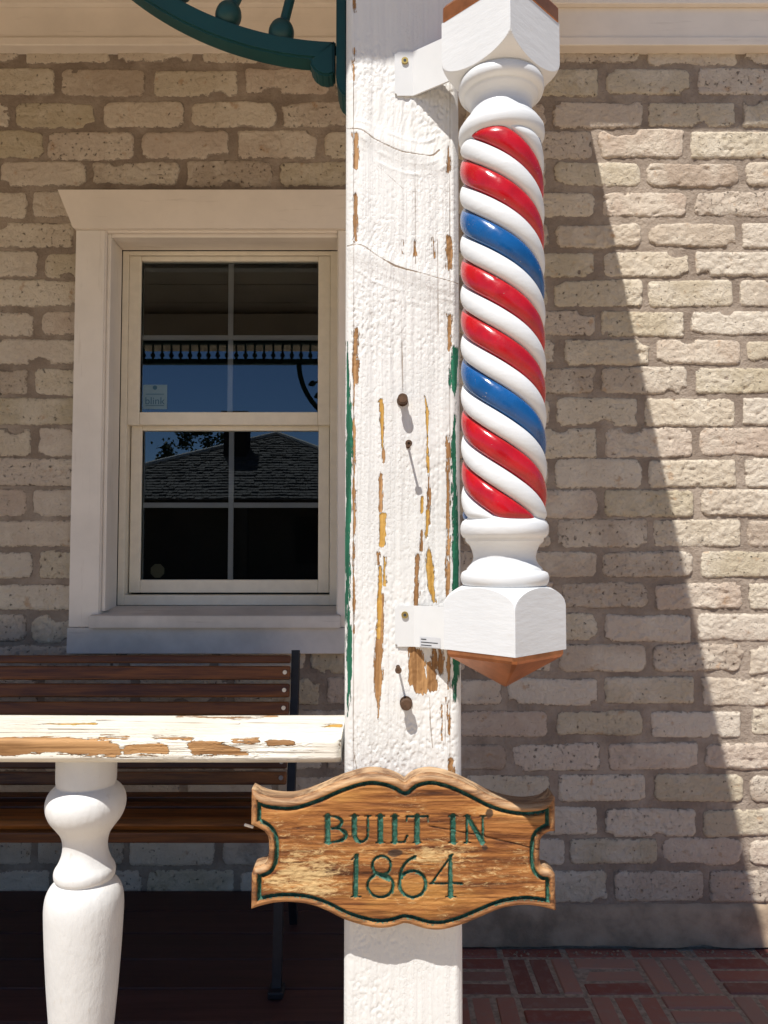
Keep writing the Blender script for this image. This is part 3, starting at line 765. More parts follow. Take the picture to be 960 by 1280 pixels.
# gentle waviness and a raised, healed scar across the grain
wav = 0.0009 * fbm(gx * 25, gz * 4, 5) + 0.0006 * vnoise(gx * 150, gz * 2.5, 8)
sc1, _ = seg_dist(P2, (451, 165), (550, 205)); sc2, _ = seg_dist(P2, (440, 312), (573, 362))
wav = wav + (0.0016 * np.exp(-(sc1 / 12) ** 2) + 0.0016 * np.exp(-(sc2 / 12) ** 2)).reshape(gx.shape)
wav = wav - 0.0008 * np.clip(np.maximum(np.maximum(wood, yel), 0), 0, 1).reshape(gx.shape)
# paint crazed into pits that run in wavering columns along the grain
xm, zm = gx * 1000, gz * 1000
wx_ = xm + 2.2 * fbm(zm * 0.018, xm * 0.012, 51, 2) + 9.0 * (np.exp(-(sc1 / 22) ** 2) + np.exp(-(sc2 / 22) ** 2)).reshape(gx.shape)
pn = vnoise(wx_ / 2.9, zm / 4.0 + 0.7 * vnoise(wx_ / 2.9, zm * 0, 3), 55) + 0.45 * vnoise(wx_ / 1.7, zm / 1.9, 56)
colm = 0.5 + 0.5 * np.cos(2 * np.pi * wx_ / 5.2 + 1.3 * vnoise(zm / 30, wx_ / 12, 57))
pits = np.clip((pn + 0.35 * colm - 0.18) / 0.6, 0, 1)
amt_ = np.clip(0.35 + 0.9 * fbm(xm / 55, zm / 70, 58, 2), 0.08, 1.0)
yy_ = Ppy
amt_ = amt_ * np.clip(1 - 1.1 * np.exp(-((sc1 / 26) ** 2)) - 1.0 * np.exp(-((sc2 / 24) ** 2)), 0.05, 1).reshape(gx.shape)
amt_ = np.clip(amt_ + 0.55 * np.exp(-((yy_ - 100) / 38) ** 2) + 0.7 * np.exp(-((yy_ - 930) / 40) ** 2) + 0.35 * np.exp(-((yy_ - 420) / 80) ** 2), 0, 1)
wav = wav - 0.0010 * pits * amt_ + 0.0003 * vnoise(wx_ / 2.2, zm / 60, 59)
for arc_ in ([(446, 150), (470, 158), (500, 172), (530, 178), (548, 170)], [(452, 172), (475, 190), (505, 203), (535, 205), (556, 196)], [(450, 182), (472, 202), (505, 216), (540, 217), (560, 206)],
             [(445, 322), (470, 338), (500, 350), (535, 358), (568, 366)], [(445, 336), (468, 352), (500, 363), (540, 370), (566, 376)], [(446, 352), (468, 366), (500, 376), (540, 382)]):
    sa_ = smooth_prof(arc_, 5); dm = np.full(len(P2), 99.0)
    for A_, B_ in zip(sa_[:-1], sa_[1:]): dm = np.minimum(dm, seg_dist(P2, A_, B_)[0])
    wav = wav + (0.0006 * np.exp(-(dm / 1.8) ** 2) * np.clip(0.5 + 1.2 * fbm(P2[:, 0] / 16, P2[:, 1] / 16, int(arc_[0][1])), 0, 1.2)).reshape(gx.shape)
gy = gy - wav * (np.abs(gx - PXC) < (PXR - PXL) / 2 - CH * 0.5)
v = np.stack([gx, gy, gz], -1).reshape(-1, 3)
mesh('shaft', v, np.vstack([grid_faces(len(zz), len(sec)), ]), PEELV, post, True, {'wood': wood, 'yellow': yel, 'green': grn, 'crack': crk})
mesh('back_face', [(PXL, PY1, 0), (PXR, PY1, 0), (PXR, PY1, E + 1.17), (PXL, PY1, E + 1.17)], [(0, 1, 2, 3)], BALPAINT, post)
# nails and bolts
def nail(px, py, ln, rh, rs, hexa):
    tipd = PY0 - ln
    b_ = Vector(W(px, py, tipd)); a_ = Vector((b_.x, PY0 + 0.004, b_.z))
    if hexa:
        bm = bmesh.new()
        ring = [(rs, 0.0), (rs, ln - 0.007), (rh, ln - 0.0065), (rh, ln - 0.001), (rh * 0.85, ln)]
        n = 14
        vs_ = [[bm.verts.new((a_.x + r * math.sin(2 * math.pi * k / n), PY0 + 0.003 - z, a_.z + r * math.cos(2 * math.pi * k / n))) for k in range(n)] for r, z in ring]
        for A, B in zip(vs_[:-1], vs_[1:]):
            for k in range(n): bm.faces.new((A[k], A[(k + 1) % n], B[(k + 1) % n], B[k]))
        bm.faces.new(vs_[-1])
        bobj('bolt', bm, RUST, post)
        rod('rust_ring', (a_.x, PY0 + 0.002, a_.z), (a_.x, PY0 - 0.0015, a_.z), rh * 1.12, RUST, post, 14)
    else:
        o = rod('nail', a_, (b_.x, tipd, b_.z), rs, RUST, post, 10)
        rod('nail_head', (b_.x, tipd + 0.0015, b_.z), (b_.x, tipd, b_.z), rh, RUST, o, 12)
        rod('nail_hole', (a_.x, PY0 + 0.001, a_.z), (a_.x, PY0 - 0.0008, a_.z), rs * 2.0, RUST, o, 10)
nail(503.5, 497, 0.020, 0.0062, 0.0046, True)
nail(511, 554, 0.028, 0.0042, 0.0014, False)
nail(498, 838, 0.026, 0.0040, 0.0013, False)
nail(508, 882, 0.019, 0.0068, 0.0048, True)

# ================================================================== railing
rail = thing('porch_railing', 'white porch handrail with peeled bare wood on its front edge', 'railing', (-1.2, 1.0, DECKZ))
RY0, RY1 = 0.935, 1.065
RZ = ZA(924, RY0)
ZB = ZA(948, RY0)
xs = np.concatenate([np.linspace(-2.3, -0.56, 12), np.arange(-0.555, PXL - 0.012, 0.0035), np.linspace(PXL - 0.0115, PXL - 0.004, 4)])
secr = [(RY1, ZB - 0.006)] + [(y, RZ + 0.0015 * math.sin((y - RY0) * 20)) for y in np.linspace(RY1, RY0 + 0.006, 26)] + [(RY0 + 0.003, RZ - 0.0006), (RY0 + 0.0008, RZ - 0.0028)] \
    + [(RY0, z) for z in np.linspace(RZ - 0.005, ZB, 13)] + [(RY0 + 0.004, ZB - 0.004), (RY0 + 0.010, ZB - 0.0075), (RY0 + 0.02, ZB - 0.0085)]
secr = np.array(secr)
gx, gi = np.meshgrid(xs, np.arange(len(secr)), indexing='ij')
gy = secr[gi, 0].copy(); gz = secr[gi, 1].copy()
k_end = np.clip((gx - (PXL - 0.010)) / 0.006, 0, 1)          # eased end against the post
gy = gy + k_end * 0.006 * (gi > 27)
gz = gz + 0.0009 * fbm(gx * 3, gy * 40, 4) + 0.0004 * vnoise(gx * 4, gy * 200, 6)
Ppx, Ppy = px_of(gx, gy, gz)
P2 = np.stack([Ppx.ravel(), Ppy.ravel()], -1)
wood = strips([[(-40, 934, 24), (60, 932, 24), (140, 936, 20)], [(140, 938, 12), (150, 942, 6)], [(160, 938, 14), (205, 938, 13)], [(246, 936, 18), (285, 938, 14), (308, 940, 7)], [(293, 926, 4), (322, 926, 4)], [(337, 929, 6), (366, 929, 7)],
               [(126, 923, 2.5), (160, 923, 2.5)], [(222, 895.5, 1.2), (345, 895, 1.6)], [(285, 900, 1.4), (310, 901, 2.2)], [(192, 922, 1), (240, 924, 2)], [(426, 930, 2), (427, 946, 2)]])
wood = np.maximum(wood, -40)
yel = strips([[(10, 904, .4), (120, 905, .5)], [(400, 909, 1), (425, 908, 3)]])
grn = np.full(len(P2), -40.0)
crk = np.maximum(strips([[(-40, 916, .5), (150, 915, .7)], [(120, 900, .5), (300, 905, .7)], [(60, 911, .6), (220, 913, .6)], [(300, 903, .6), (428, 905, .6)], [(150, 947, 1.2), (310, 948, 1.0)], [(320, 940, .5), (420, 938, .6)]]), -6)
wv = 0.0006 * np.clip(wood, 0, 1).reshape(gx.shape)
hr = mesh('handrail', np.stack([gx, gy + wv * (gi > 27), gz], -1).reshape(-1, 3), grid_faces(len(xs), len(secr)), PEELH, rail, True, {'wood': wood, 'yellow': yel, 'green': grn, 'crack': crk})
mesh('rail_underside', [(-2.3, RY0 + 0.018, ZB - 0.0086), (PXL - 0.003, RY0 + 0.018, ZB - 0.0086), (PXL - 0.003, RY1, ZB - 0.0086), (-2.3, RY1, ZB - 0.0086)], [(0, 1, 2, 3)], BALPAINT, rail)
nv = len(secr)
mesh('rail_end', [(PXL - 0.0042, y, z) for y, z in secr], [tuple(range(nv))], BALPAINT, rail)
def Zb(py): return ZA(py, 0.995)
bx = XA(107.7, 1000, 1.0)
prof = [(0.0388, ZB - 0.004), (0.0388, Zb(966)), (0.0385, Zb(977)), (0.0375, Zb(981)), (0.0415, Zb(984)), (0.0478, Zb(991)), (0.0512, Zb(1001)), (0.0506, Zb(1012)), (0.0462, Zb(1023)), (0.0385, Zb(1033)), (0.0315, Zb(1043)),
        (0.0286, Zb(1055)), (0.0295, Zb(1067)), (0.0335, Zb(1078)), (0.0378, Zb(1085)), (0.0392, Zb(1090)), (0.0385, Zb(1096)), (0.036, Zb(1099.5)), (0.0378, Zb(1102)), (0.0438, Zb(1108)), (0.0485, Zb(1118)), (0.0503, Zb(1131)),
        (0.0500, Zb(1150)), (0.0480, Zb(1190)), (0.0445, Zb(1240)), (0.0400, Zb(1290)), (0.035, Zb(1340)), (0.035, DECKZ + 0.12), (0.04, DECKZ + 0.115)]
prof = [(r * 0.955, z) for r, z in prof]
lathe('baluster', smooth_prof(prof, 4), bx, 1.0, BALPAINT, rail, 64)
box('bottom_rail', -2.3, PXL - 0.003, 0.965, 1.035, DECKZ + 0.08, DECKZ + 0.116, BALPAINT, rail, 0.004, 1)

# ================================================================== barber pole
PCX, PCY = 0.1332, 0.852
pole = thing('barber_pole', 'red, white and blue twisted barber pole with copper finials bolted to the post', 'barber pole', (PCX, PCY, E - 0.15))
KP = 0.852 / 0.834
ZS0, ZS1 = E + 0.031 * KP, E + 0.447 * KP       # twisted column
LEAD = 0.1685 * KP
zB = ZA(277, PCY)                      # a blue crest at the left silhouette
RC, RV = 0.0462 * KP, 0.0385 * KP
phB = (-math.pi / 2) + 2 * math.pi * zB / LEAD
names = ['blue', 'white', 'red', 'white', 'red', 'white']     # going down
cm = {'blue': POLEB, 'white': POLEW, 'red': POLER}
zs = np.linspace(ZS0 - 0.004, ZS1 + 0.004, 260)
us = np.linspace(0, 1, 17)
for k, nm in enumerate(names):
    wd = 1.06 if nm != 'white' else 0.94
    cen = phB - k * math.pi / 3
    gz, gu = np.meshgrid(zs, us, indexing='ij')
    ang = cen + (gu - 0.5) * (math.pi / 3) * wd - 2 * math.pi * gz / LEAD
    pr = np.sqrt(np.clip(1 - (2 * gu - 1) ** 2, 0, 1)) ** 0.85
    rr = RV + (RC - RV) * pr
    if nm != 'white': rr = rr - 0.0003
    fade = np.clip((ZS1 + 0.003 - gz) / 0.010, 0, 1) * np.clip((gz - ZS0 + 0.003) / 0.008, 0, 1)
    rr = 0.040 * KP + (rr - 0.040 * KP) * np.clip(fade, 0, 1) ** 0.6
    v = np.stack([PCX + rr * np.sin(ang), PCY - rr * np.cos(ang), gz], -1).reshape(-1, 3)
    o = mesh('spiral_stripe', v, grid_faces(len(zs), len(us)), cm[nm], pole, True)
    o['label'] = nm + ' twisted stripe of the barber pole'
def z_mirror(z): return (ZS0 + ZS1) - z
turn = [(0.0360, 0.040), (0.0415, 0.0325), (0.0430, 0.0305), (0.0452, 0.0290), (0.0470, 0.0250), (0.0474, 0.0205), (0.0468, 0.0155), (0.0446, 0.0120), (0.0420, 0.0108), (0.0418, 0.0078), (0.0412, 0.0070), (0.0372, 0.0030), (0.0345, -0.0035), (0.0333, -0.0095),
        (0.0342, -0.0135), (0.0362, -0.0170), (0.0388, -0.0200), (0.0406, -0.0220), (0.0408, -0.0237), (0.0430, -0.0243), (0.0460, -0.0262), (0.0474, -0.0305), (0.0470, -0.0352), (0.0452, -0.0390), (0.0440, -0.0400), (0.0430, -0.0440)]
def tprof(up):
    p = [(r * KP, E + z * KP) for r, z in turn]
    return [(r, z_mirror(z)) for r, z in p] if up else p
lathe('turned_base', tprof(False), PCX, PCY, POLEW, pole, 64)
lathe('turned_neck', tprof(True), PCX, PCY, POLEW, pole, 64)
S = 0.0466 * KP                             # half side of the square blocks
def square_block(up):
    """turned-square block at 45 degrees: lamb's-tongue corners run from a circle to the square"""
    n = 288
    zt, zc, zb_ = E - 0.0405 * KP, E - 0.0600 * KP, E - 0.1085 * KP
    nr = 72
    th = np.linspace(0, 2 * np.pi, n, endpoint=False)
    # square radius at angle, in block frame
    c = np.cos(th); s_ = np.sin(th)
    sq = S / np.maximum(np.abs(c), np.abs(s_))
    rings = []
    for t in np.linspace(0, 1, nr):
        z = zt + (zc - 0.003 - zt) * t
        # corner surface of revolution growing from 0.0455 to the corner radius
        cr = 0.0455 * KP + (S * 1.4143 - 0.0455 * KP) * (1 - (1 - t) ** 2.3) + (0.0005 if t == 1 else 0)
        rings.append((np.minimum(sq, cr), z))
    rings.append((sq, zb_))
    rings.insert(0, (np.full(n, 0.03), zt))
    rings.append((sq * 0.5, zb_))
    v = []
    for r, z in rings:
        zz_ = z if not up else z_mirror(z)
        a_ = th + math.pi / 4
        v += [(PCX + r[k] * math.cos(a_[k]), PCY + r[k] * math.sin(a_[k]), zz_) for k in range(n)]
    o = mesh('square_block', v, grid_faces(len(rings), n, True), POLEW, pole, False)
    bm = bmesh.new(); bm.from_mesh(o.data); bmesh.ops.recalc_face_normals(bm, faces=bm.faces); bm.to_mesh(o.data); bm.free()
    # copper pyramid
    prof = [(0.93, zb_ + 0.001), (0.965, zb_ - 0.0005), (0.965, zb_ - 0.0045), (0.93, zb_ - 0.0078), (0.02, zb_ - 0.0405), (0.0, zb_ - 0.041)]
    if up: prof = [(0.97, zb_ + 0.001), (1.0, zb_ - 0.0005), (1.0, zb_ - 0.016), (0.95, zb_ - 0.020), (0.02, zb_ - 0.050), (0.0, zb_ - 0.051)]
    bm = bmesh.new(); rv = []
    for k, z in prof:
        zz_ = z if not up else z_mirror(z)
        cs = 0.006 if k > 0.5 else 0.0
        ring = []
        for q in range(4):
            a0 = math.pi / 2 * q + math.pi / 4 + math.pi / 4
            rad = S * 1.4142 * k
            for dlt in (-1, 1):
                aa = a0 + dlt * (0.045 if k > 0.5 else 0.05)
                ring.append(bm.verts.new((PCX + max(rad, 1e-4) * math.cos(aa) * (0.975 if k > .5 else 1), PCY + max(rad, 1e-4) * math.sin(aa) * (0.975 if k > .5 else 1), zz_)))
        rv.append(ring)
    for A, B in zip(rv[:-1], rv[1:]):
        for k in range(8): bm.faces.new((A[k], A[(k + 1) % 8], B[(k + 1) % 8], B[k]))
    bobj('finial', bm, COPPER, pole)
square_block(False); square_block(True)
def bracket(pyt, pyb, screw_py, tag):
    zt, zb_ = ZA(pyt, PY0), ZA(pyb, PY0)
    xa = XA(493.5, 640, PY0); xb = 0.036
    t = 0.0025
    L = PCX - 0.354 * 2 * S + 0.006 - xb; LY = PY0 - (PCY + 0.354 * 2 * S) + 0.006
    pts = [(xa, PY0 - 0.0005), (xa, PY0 - t), (xb, PY0 - t), (xb + L, PY0 - t - LY), (xb + L + t * .6, PY0 - LY - t * .3), (xb + t * .4, PY0 - 0.0005)]
    bm = bmesh.new()
    A = [bm.verts.new((x, y, zb_)) for x, y in pts]; B = [bm.verts.new((x, y, zt)) for x, y in pts]
    bm.faces.new(A); bm.faces.new(B[::-1])
    for k in range(6): bm.faces.new((A[k], A[(k + 1) % 6], B[(k + 1) % 6], B[k]))
    ed = [e for e in bm.edges if abs(e.verts[0].co.x - xa) < 1e-5 and abs(e.verts[1].co.x - xa) < 1e-5 and abs(e.verts[0].co.z - e.verts[1].co.z) < 1e-5]
    bmesh.ops.bevel(bm, geom=ed, offset=0.003, segments=3, affect='EDGES')
    o = bobj('mounting_bracket', bm, STEEL, pole)
    cx_, cz_ = XA(506, screw_py, PY0 - t), ZA(screw_py, PY0 - t)
    s = rod('screw', (cx_, PY0 - t + 0.001, cz_), (cx_, PY0 - t - 0.0022, cz_), 0.0042, BRASS, o, 14)
    rod('screw_socket', (cx_, PY0 - t - 0.0020, cz_), (cx_, PY0 - t - 0.0024, cz_), 0.0019, INK, o, 8)
    if tag:
        # small silver tag wrapped on the bent arm
        def on_arm(f, z): return (xb + f, PY0 - t - f * LY / L - 0.0006, z)
        f0, f1 = 0.0065, 0.030
        za, zc_ = zb_ + 0.001, zb_ + 0.0125
        mesh('maker_tag', [on_arm(f0, za), on_arm(f1, za), on_arm(f1, zc_), on_arm(f0, zc_)], [(0, 1, 2, 3)], TAGM, o)
        for q, (g0, g1) in enumerate(((0.008, 0.014), (0.008, 0.027), (0.008, 0.020))):
            z0_ = zc_ - 0.0032 - q * 0.0034
            h_ = 0.0017 if q else 0.002
            vs_ = [(x, y - 0.0003, z) for x, y, z in (on_arm(g0, z0_), on_arm(g1, z0_), on_arm(g1, z0_ + h_ * 0.6), on_arm(g0, z0_ + h_ * 0.6))]
            mesh('tag_print', vs_, [(0, 1, 2, 3)], INK, o)
bracket(66, 121, 76.5, False)
bracket(757, 808, 768.5, True)

# ================================================================== carved sign
sign = thing('carved_sign', 'carved wooden plaque lettered BUILT IN 1864 in green on the post', 'sign', (PXC, PY0 - 0.02, ZA(1060, 0.9)))
YSG = 0.900
outl = [[(317.5, 986.5), (326, 991), (339, 994.5), (361, 996), (376.6, 993), (398, 985.6), (420, 975.8), (442, 968), (462, 964), (481.6, 966), (497, 971.5), (506, 977)],
        [(506, 977), (517.5, 968.5), (535, 964), (552.5, 966), (572, 972.5), (592, 982), (614, 993), (635.6, 1000), (657.5, 1002.7), (675, 1001), (686, 996.5), (691, 991)],
        [(691, 991), (694.7, 998), (695, 1041)],
        [(695, 1041), (686, 1042.5), (678, 1049), (676, 1060), (676, 1078), (679, 1086), (688, 1088.5), (695, 1095)],
        [(695, 1095), (696, 1141)],
        [(696, 1141), (679, 1136.6), (660, 1134), (640, 1135.5), (622.5, 1140), (596, 1151), (576.6, 1159), (552.5, 1165), (533, 1164), (513, 1158), (505, 1157)],
        [(505, 1157), (490, 1161.5), (475, 1163), (457.5, 1160.6), (431, 1152.5), (409, 1141.5), (387.5, 1133.5), (365.6, 1130.5), (343.8, 1131), (326, 1134.8), (313, 1139)],
        [(313, 1139), (313.6, 1095)],
        [(313.6, 1095), (316.4, 1087), (324, 1084), (332, 1080), (335, 1070), (335, 1052), (330.6, 1042.5), (322, 1037), (313, 1033)],
        [(313, 1033), (313.5, 988), (317.5, 986.5)]]
for q_ in (0, 1): outl[q_] = [(a_, b_ + 3.2) for a_, b_ in outl[q_]]
outl[2][0] = outl[1][-1]; outl[-1][-1] = outl[0][0]
pl = []
for sgm in outl:
    pts = smooth_prof(sgm, 5) if len(sgm) > 3 else np.array(sgm, float)
    pl += [tuple(p) for p in pts[:-1]]
pl = np.array(pl)
st = 1.15
gx, gy = np.meshgrid(np.arange(309, 701, st), np.arange(960, 1170, st), indexing='ij')
n, m_ = gx.shape
Q = np.stack([gx.ravel(), gy.ravel()], -1)
best = np.full(len(Q), 1e9); near = np.zeros_like(Q); inside = np.zeros(len(Q), bool)
for A, B in zip(pl, np.roll(pl, -1, 0)):
    d = B - A
    t = np.clip(((Q - A) @ d) / max(d @ d, 1e-9), 0, 1)
    c = A + t[:, None] * d
    dd = np.hypot(*(Q - c).T)
    k = dd < best
    best[k] = dd[k]; near[k] = c[k]
    cr = (A[1] > Q[:, 1]) != (B[1] > Q[:, 1])
    if abs(d[1]) > 1e-9:
        inside ^= cr & (Q[:, 0] < A[0] + (Q[:, 1] - A[1]) / d[1] * d[0])
D = np.where(inside, best, -best)
# lettering strokes: (polyline with widths)
def arc(cx, cy, rx, ry, a0, a1, w0, w1, wm=None, k=16):
    out = []
    for i in range(k + 1):
        t = i / k; a = R(a0 + (a1 - a0) * t)
        wq = w0 + (w1 - w0) * t
        if wm is not None: wq = wq + (wm - (w0 + w1) / 2) * math.sin(math.pi * t)
        out.append((cx + rx * math.cos(a), cy + ry * math.sin(a), wq))
    return out
T, Bt = 1021.0, 1054.0
LT = [
    [(409.5, T, 6.5), (409.5, Bt, 6.5)], [(405.5, T, 2.2), (414, T, 2.2)], arc(414, 1029, 13, 7.8, -90, 90, 2.4, 2.4, 4.6), arc(414, 1045, 18.5, 8.8, -90, 90, 2.6, 2.6, 5), [(406, Bt, 2.4), (415, Bt, 2.4)],
    [(443, T, 6), (443, 1043, 6)], arc(451.5, 1043, 8.5, 10.5, 180, 0, 5.5, 2.8, None), [(460, T, 3), (460, 1043, 3)], [(438, T, 2), (448, T, 2)], [(456.5, T, 2), (463.5, T, 2)],
    [(475.5, T, 6.4), (475.5, Bt, 6.4)], [(470.5, T, 2), (480.5, T, 2)], [(470.5, Bt, 2.2), (480.5, Bt, 2.2)],
    [(493.5, T, 6.4), (493.5, Bt, 6.2)], [(489, T, 2), (498, T, 2)], [(489.5, Bt, 2.6), (506, Bt - 0.5, 2.8), (509, 1046, 3)],
    [(521.5, T, 6.2), (521.5, Bt, 6.4)], [(508.5, T + .5, 3), (535, T + .5, 3)], [(509, T, 2.5), (508.5, 1027.5, 2)], [(534.5, T, 2.5), (535.5, 1027.5, 2)], [(517, Bt, 2.2), (526, Bt, 2.2)],
    [(566.5, T, 6.4), (566.5, Bt, 6.4)], [(561.5, T, 2), (571.5, T, 2)], [(561.5, Bt, 2.2), (571.5, Bt, 2.2)],
    [(584, T, 3), (584, Bt, 3)], [(584, T, 5), (603.5, Bt, 6.4)], [(604, T, 3), (604, Bt, 3.4)], [(580.5, T, 2), (588, T, 2)], [(600.5, T, 2), (607.5, T, 2)], [(580.5, Bt, 2), (587.5, Bt, 2)],
    [(445.5, 1071, 5.5), (444, 1121, 6.2)], [(440, 1075.5, 2), (447, 1069.5, 3.2)], [(439.5, 1122, 2.2), (450.5, 1122, 2.4)],
    arc(477, 1083, 11.5, 11.8, 60, 330, 3.6, 3.4, 3.6, 20), arc(477, 1083, 11.5, 11.8, -30, 60, 3.4, 3.0), arc(475.5, 1108.5, 16, 14.5, 0, 360, 4.4, 4.4, 3.6, 26), [(467.5, 1091, 4), (476, 1096, 5.5), (487, 1101, 5)],
    arc(516, 1106.5, 16.5, 16.5, 0, 360, 4.2, 4.2, 4.2, 26), smooth_prof([(519, 1072), (508, 1079), (501.5, 1091), (499.6, 1106)], 5).tolist(),
    [(563, 1071, 4), (563.5, 1121.5, 6.6)], [(565.5, 1069.5, 3), (540, 1105, 2.8)], [(538, 1105.5, 2.6), (577.5, 1105.5, 3.0)], [(558, 1122, 2.2), (570, 1122.5, 2.4)]]
L = np.full(len(Q), -40.0)
for pts in LT:
    pts = [tuple(p) if len(p) == 3 else (*p, 4.0) for p in pts]
    for (xa, ya, wa), (xb, yb, wb) in zip(pts[:-1], pts[1:]):
        d, t = seg_dist(Q, (xa, ya), (xb, yb))
        L = np.maximum(L, (wa + (wb - wa) * t) * 0.58 - d)
up_ = np.clip((Q[:, 1] - near[:, 1]) / np.maximum(best, 1e-6), 0, 1) ** 2
GC = 10.2 + 2.2 * up_
GRV = 2.8 - np.abs(D - GC)
grain = fbm(Q[:, 0] * 0.035, Q[:, 1] * 0.33, 2, 4)
bleach = np.clip(0.5 + 0.9 * fbm(Q[:, 0] * 0.018 + 3, Q[:, 1] * 0.03, 12, 3), 0, 1)
bleach = np.clip(bleach * 0.6 + 0.7 * np.exp(-((Q[:, 0] - 380) / 70) ** 2 - ((Q[:, 1] - 1100) / 25) ** 2) + 0.45 * np.exp(-((Q[:, 0] - 520) / 90) ** 2 - ((Q[:, 1] - 1070) / 16) ** 2), 0, 1)
h = np.zeros(len(Q))
rimz = np.clip(1 - D / 6.0, 0, 1)
h -= 6.5 * rimz ** 2
h -= np.where(D > GC - 2.5, 1.2, 0)
h -= 6.5 * np.clip((GRV + 0.5) / 1.7, 0, 1)
panel = np.clip((D - GC - 2.6) / 3, 0, 1)
h += panel * (0.75 * grain + 1.1 * bleach * np.maximum(fbm(Q[:, 0] * 0.16, Q[:, 1] * 0.42, 21, 3), -0.3))
h += (1 - panel) * 0.45 * grain
h -= 4.6 * np.clip((L + 0.4) / 1.9, 0, 1) * (D > 16)
dark = np.full(len(Q), -20.0)
def blob(cx, cy, rx, ry): return (1 - np.hypot((Q[:, 0] - cx) / rx, (Q[:, 1] - cy) / ry)) * min(rx, ry)
dark = np.maximum(dark, np.maximum(blob(494, 1067, 10, 5) , np.maximum(blob(612, 1017, 6, 8) - 1.2, blob(606, 1060, 6, 5) - 1.5)))
for A, B in (((536, 1033), (600, 1045)), ((600, 1045), (676, 1063))):
    d, t = seg_dist(Q, A, B); dark = np.maximum(dark, 0.9 - d); h -= 2.0 * np.clip(1.2 - d, 0, 1)
keep = inside | (best < st * 0.75)
pos = np.where(inside[:, None], Q, near)
h = np.where(inside, h, -6.5)
u, v_ = (pos[:, 0] - 480) / FPX, (pos[:, 1] - 640) / FPX
s = YSG / (CP + v_ * SP)
wx, wz = u * s, E + (SP - v_ * CP) * s
verts = np.stack([wx, YSG - h * 0.00094, wz], -1)
F4 = grid_faces(n, m_)
F4 = F4[keep[F4].all(1)]
used = np.unique(F4)
cen = F4.mean(1) if False else None
rim_a = np.clip(1 - np.abs(D - 3.5) / 7, 0, 1) * (D < GC - 2) * (0.35 + 0.65 * up_)
grn_a = np.maximum(GRV, np.where(D > 16, L, -40))
attrs = {'green': grn_a, 'bleach': bleach * panel, 'rim': rim_a, 'dark': dark}
fL = L[F4].max(1) > -0.4; fD = D[F4].mean(1)
fL &= fD > 16
cls = np.where(fL, 2, np.where(fD > GC[F4].mean(1) - 2.7, np.where(fD < GC[F4].mean(1) + 2.9, 1, 3), 0))
for cid, nm in ((0, 'rim'), (1, 'border_groove'), (2, 'lettering'), (3, 'panel')):
    fs = F4[cls == cid]
    us_ = np.unique(fs); rm = -np.ones(len(verts), int); rm[us_] = np.arange(len(us_))
    mesh(nm, verts[us_], rm[fs][:, ::-1], SIGN, sign, True, {k: a[us_] for k, a in attrs.items()})
# edge and back of the board
nq = len(pl)
ux = (pl[:, 0] - 480) / FPX; vx = (pl[:, 1] - 640) / FPX
s = YSG / (CP + vx * SP)
ex, ez = ux * s, E + (SP - vx * CP) * s
yf = YSG + 6.4 * 0.00094
vb = [(ex[k], yf, ez[k]) for k in range(nq)] + [(ex[k], PY0 - 0.001, ez[k]) for k in range(nq)]
fb_ = [(k, (k + 1) % nq, (k + 1) % nq + nq, k + nq) for k in range(nq)] + [tuple(range(nq, 2 * nq))]
zr = np.zeros(2 * nq)
mesh('board_edge', vb, fb_, SIGN, sign, False, {'green': zr - 40, 'bleach': zr, 'rim': zr + 1, 'dark': zr - 20})
# bent nail tip on the left edge of the plaque
rod('nail', W(316, 1034, 0.915), W(306, 1031, 0.91), 0.0016, BOLT, sign, 8)

# ================================================================== bench
bench = thing('garden_bench', 'varnished slatted bench with black iron ends under the window', 'bench', (-1.0, 2.1, DECKZ))
BX1 = XA(362, 900, 2.25); BX0 = BX1 - 1.55
def slat(y, z, wdt, tilt, x0=BX0, x1=BX1, th=0.02):
    bm = box_bm(x0, x1, -th / 2, th / 2, -wdt / 2, wdt / 2, 0.004, 2)
    bmesh.ops.transform(bm, matrix=Matrix.Translation((0, y + random.uniform(-.0015, .0015), z)) @ Matrix.Rotation(random.uniform(-.0012, .0012), 4, 'Y') @ Matrix.Rotation(tilt + random.uniform(-.05, .05), 4, 'X'), verts=bm.verts)
    return bobj('slat', bm, BENCHW, bench)
def on_back(py):               # the back leans: depth grows with height
    y = 2.26
    for _ in range(6):
        z = ZA(py, y); y = 2.19 + (z - (E - 0.62)) * 0.26
    return y, z
bl_rows = [(819, 829), (832.5, 850), (854.5, 872), (877, 894), (899, 917), (921, 939), (944, 961), (964, 981)]
for k, (a_, b_) in enumerate(bl_rows):
    y, z = on_back((a_ + b_) / 2)
    zt = on_back(a_)[1]; zb_ = on_back(b_)[1]
    slat(y, z, zt - zb_, -math.atan(0.26))
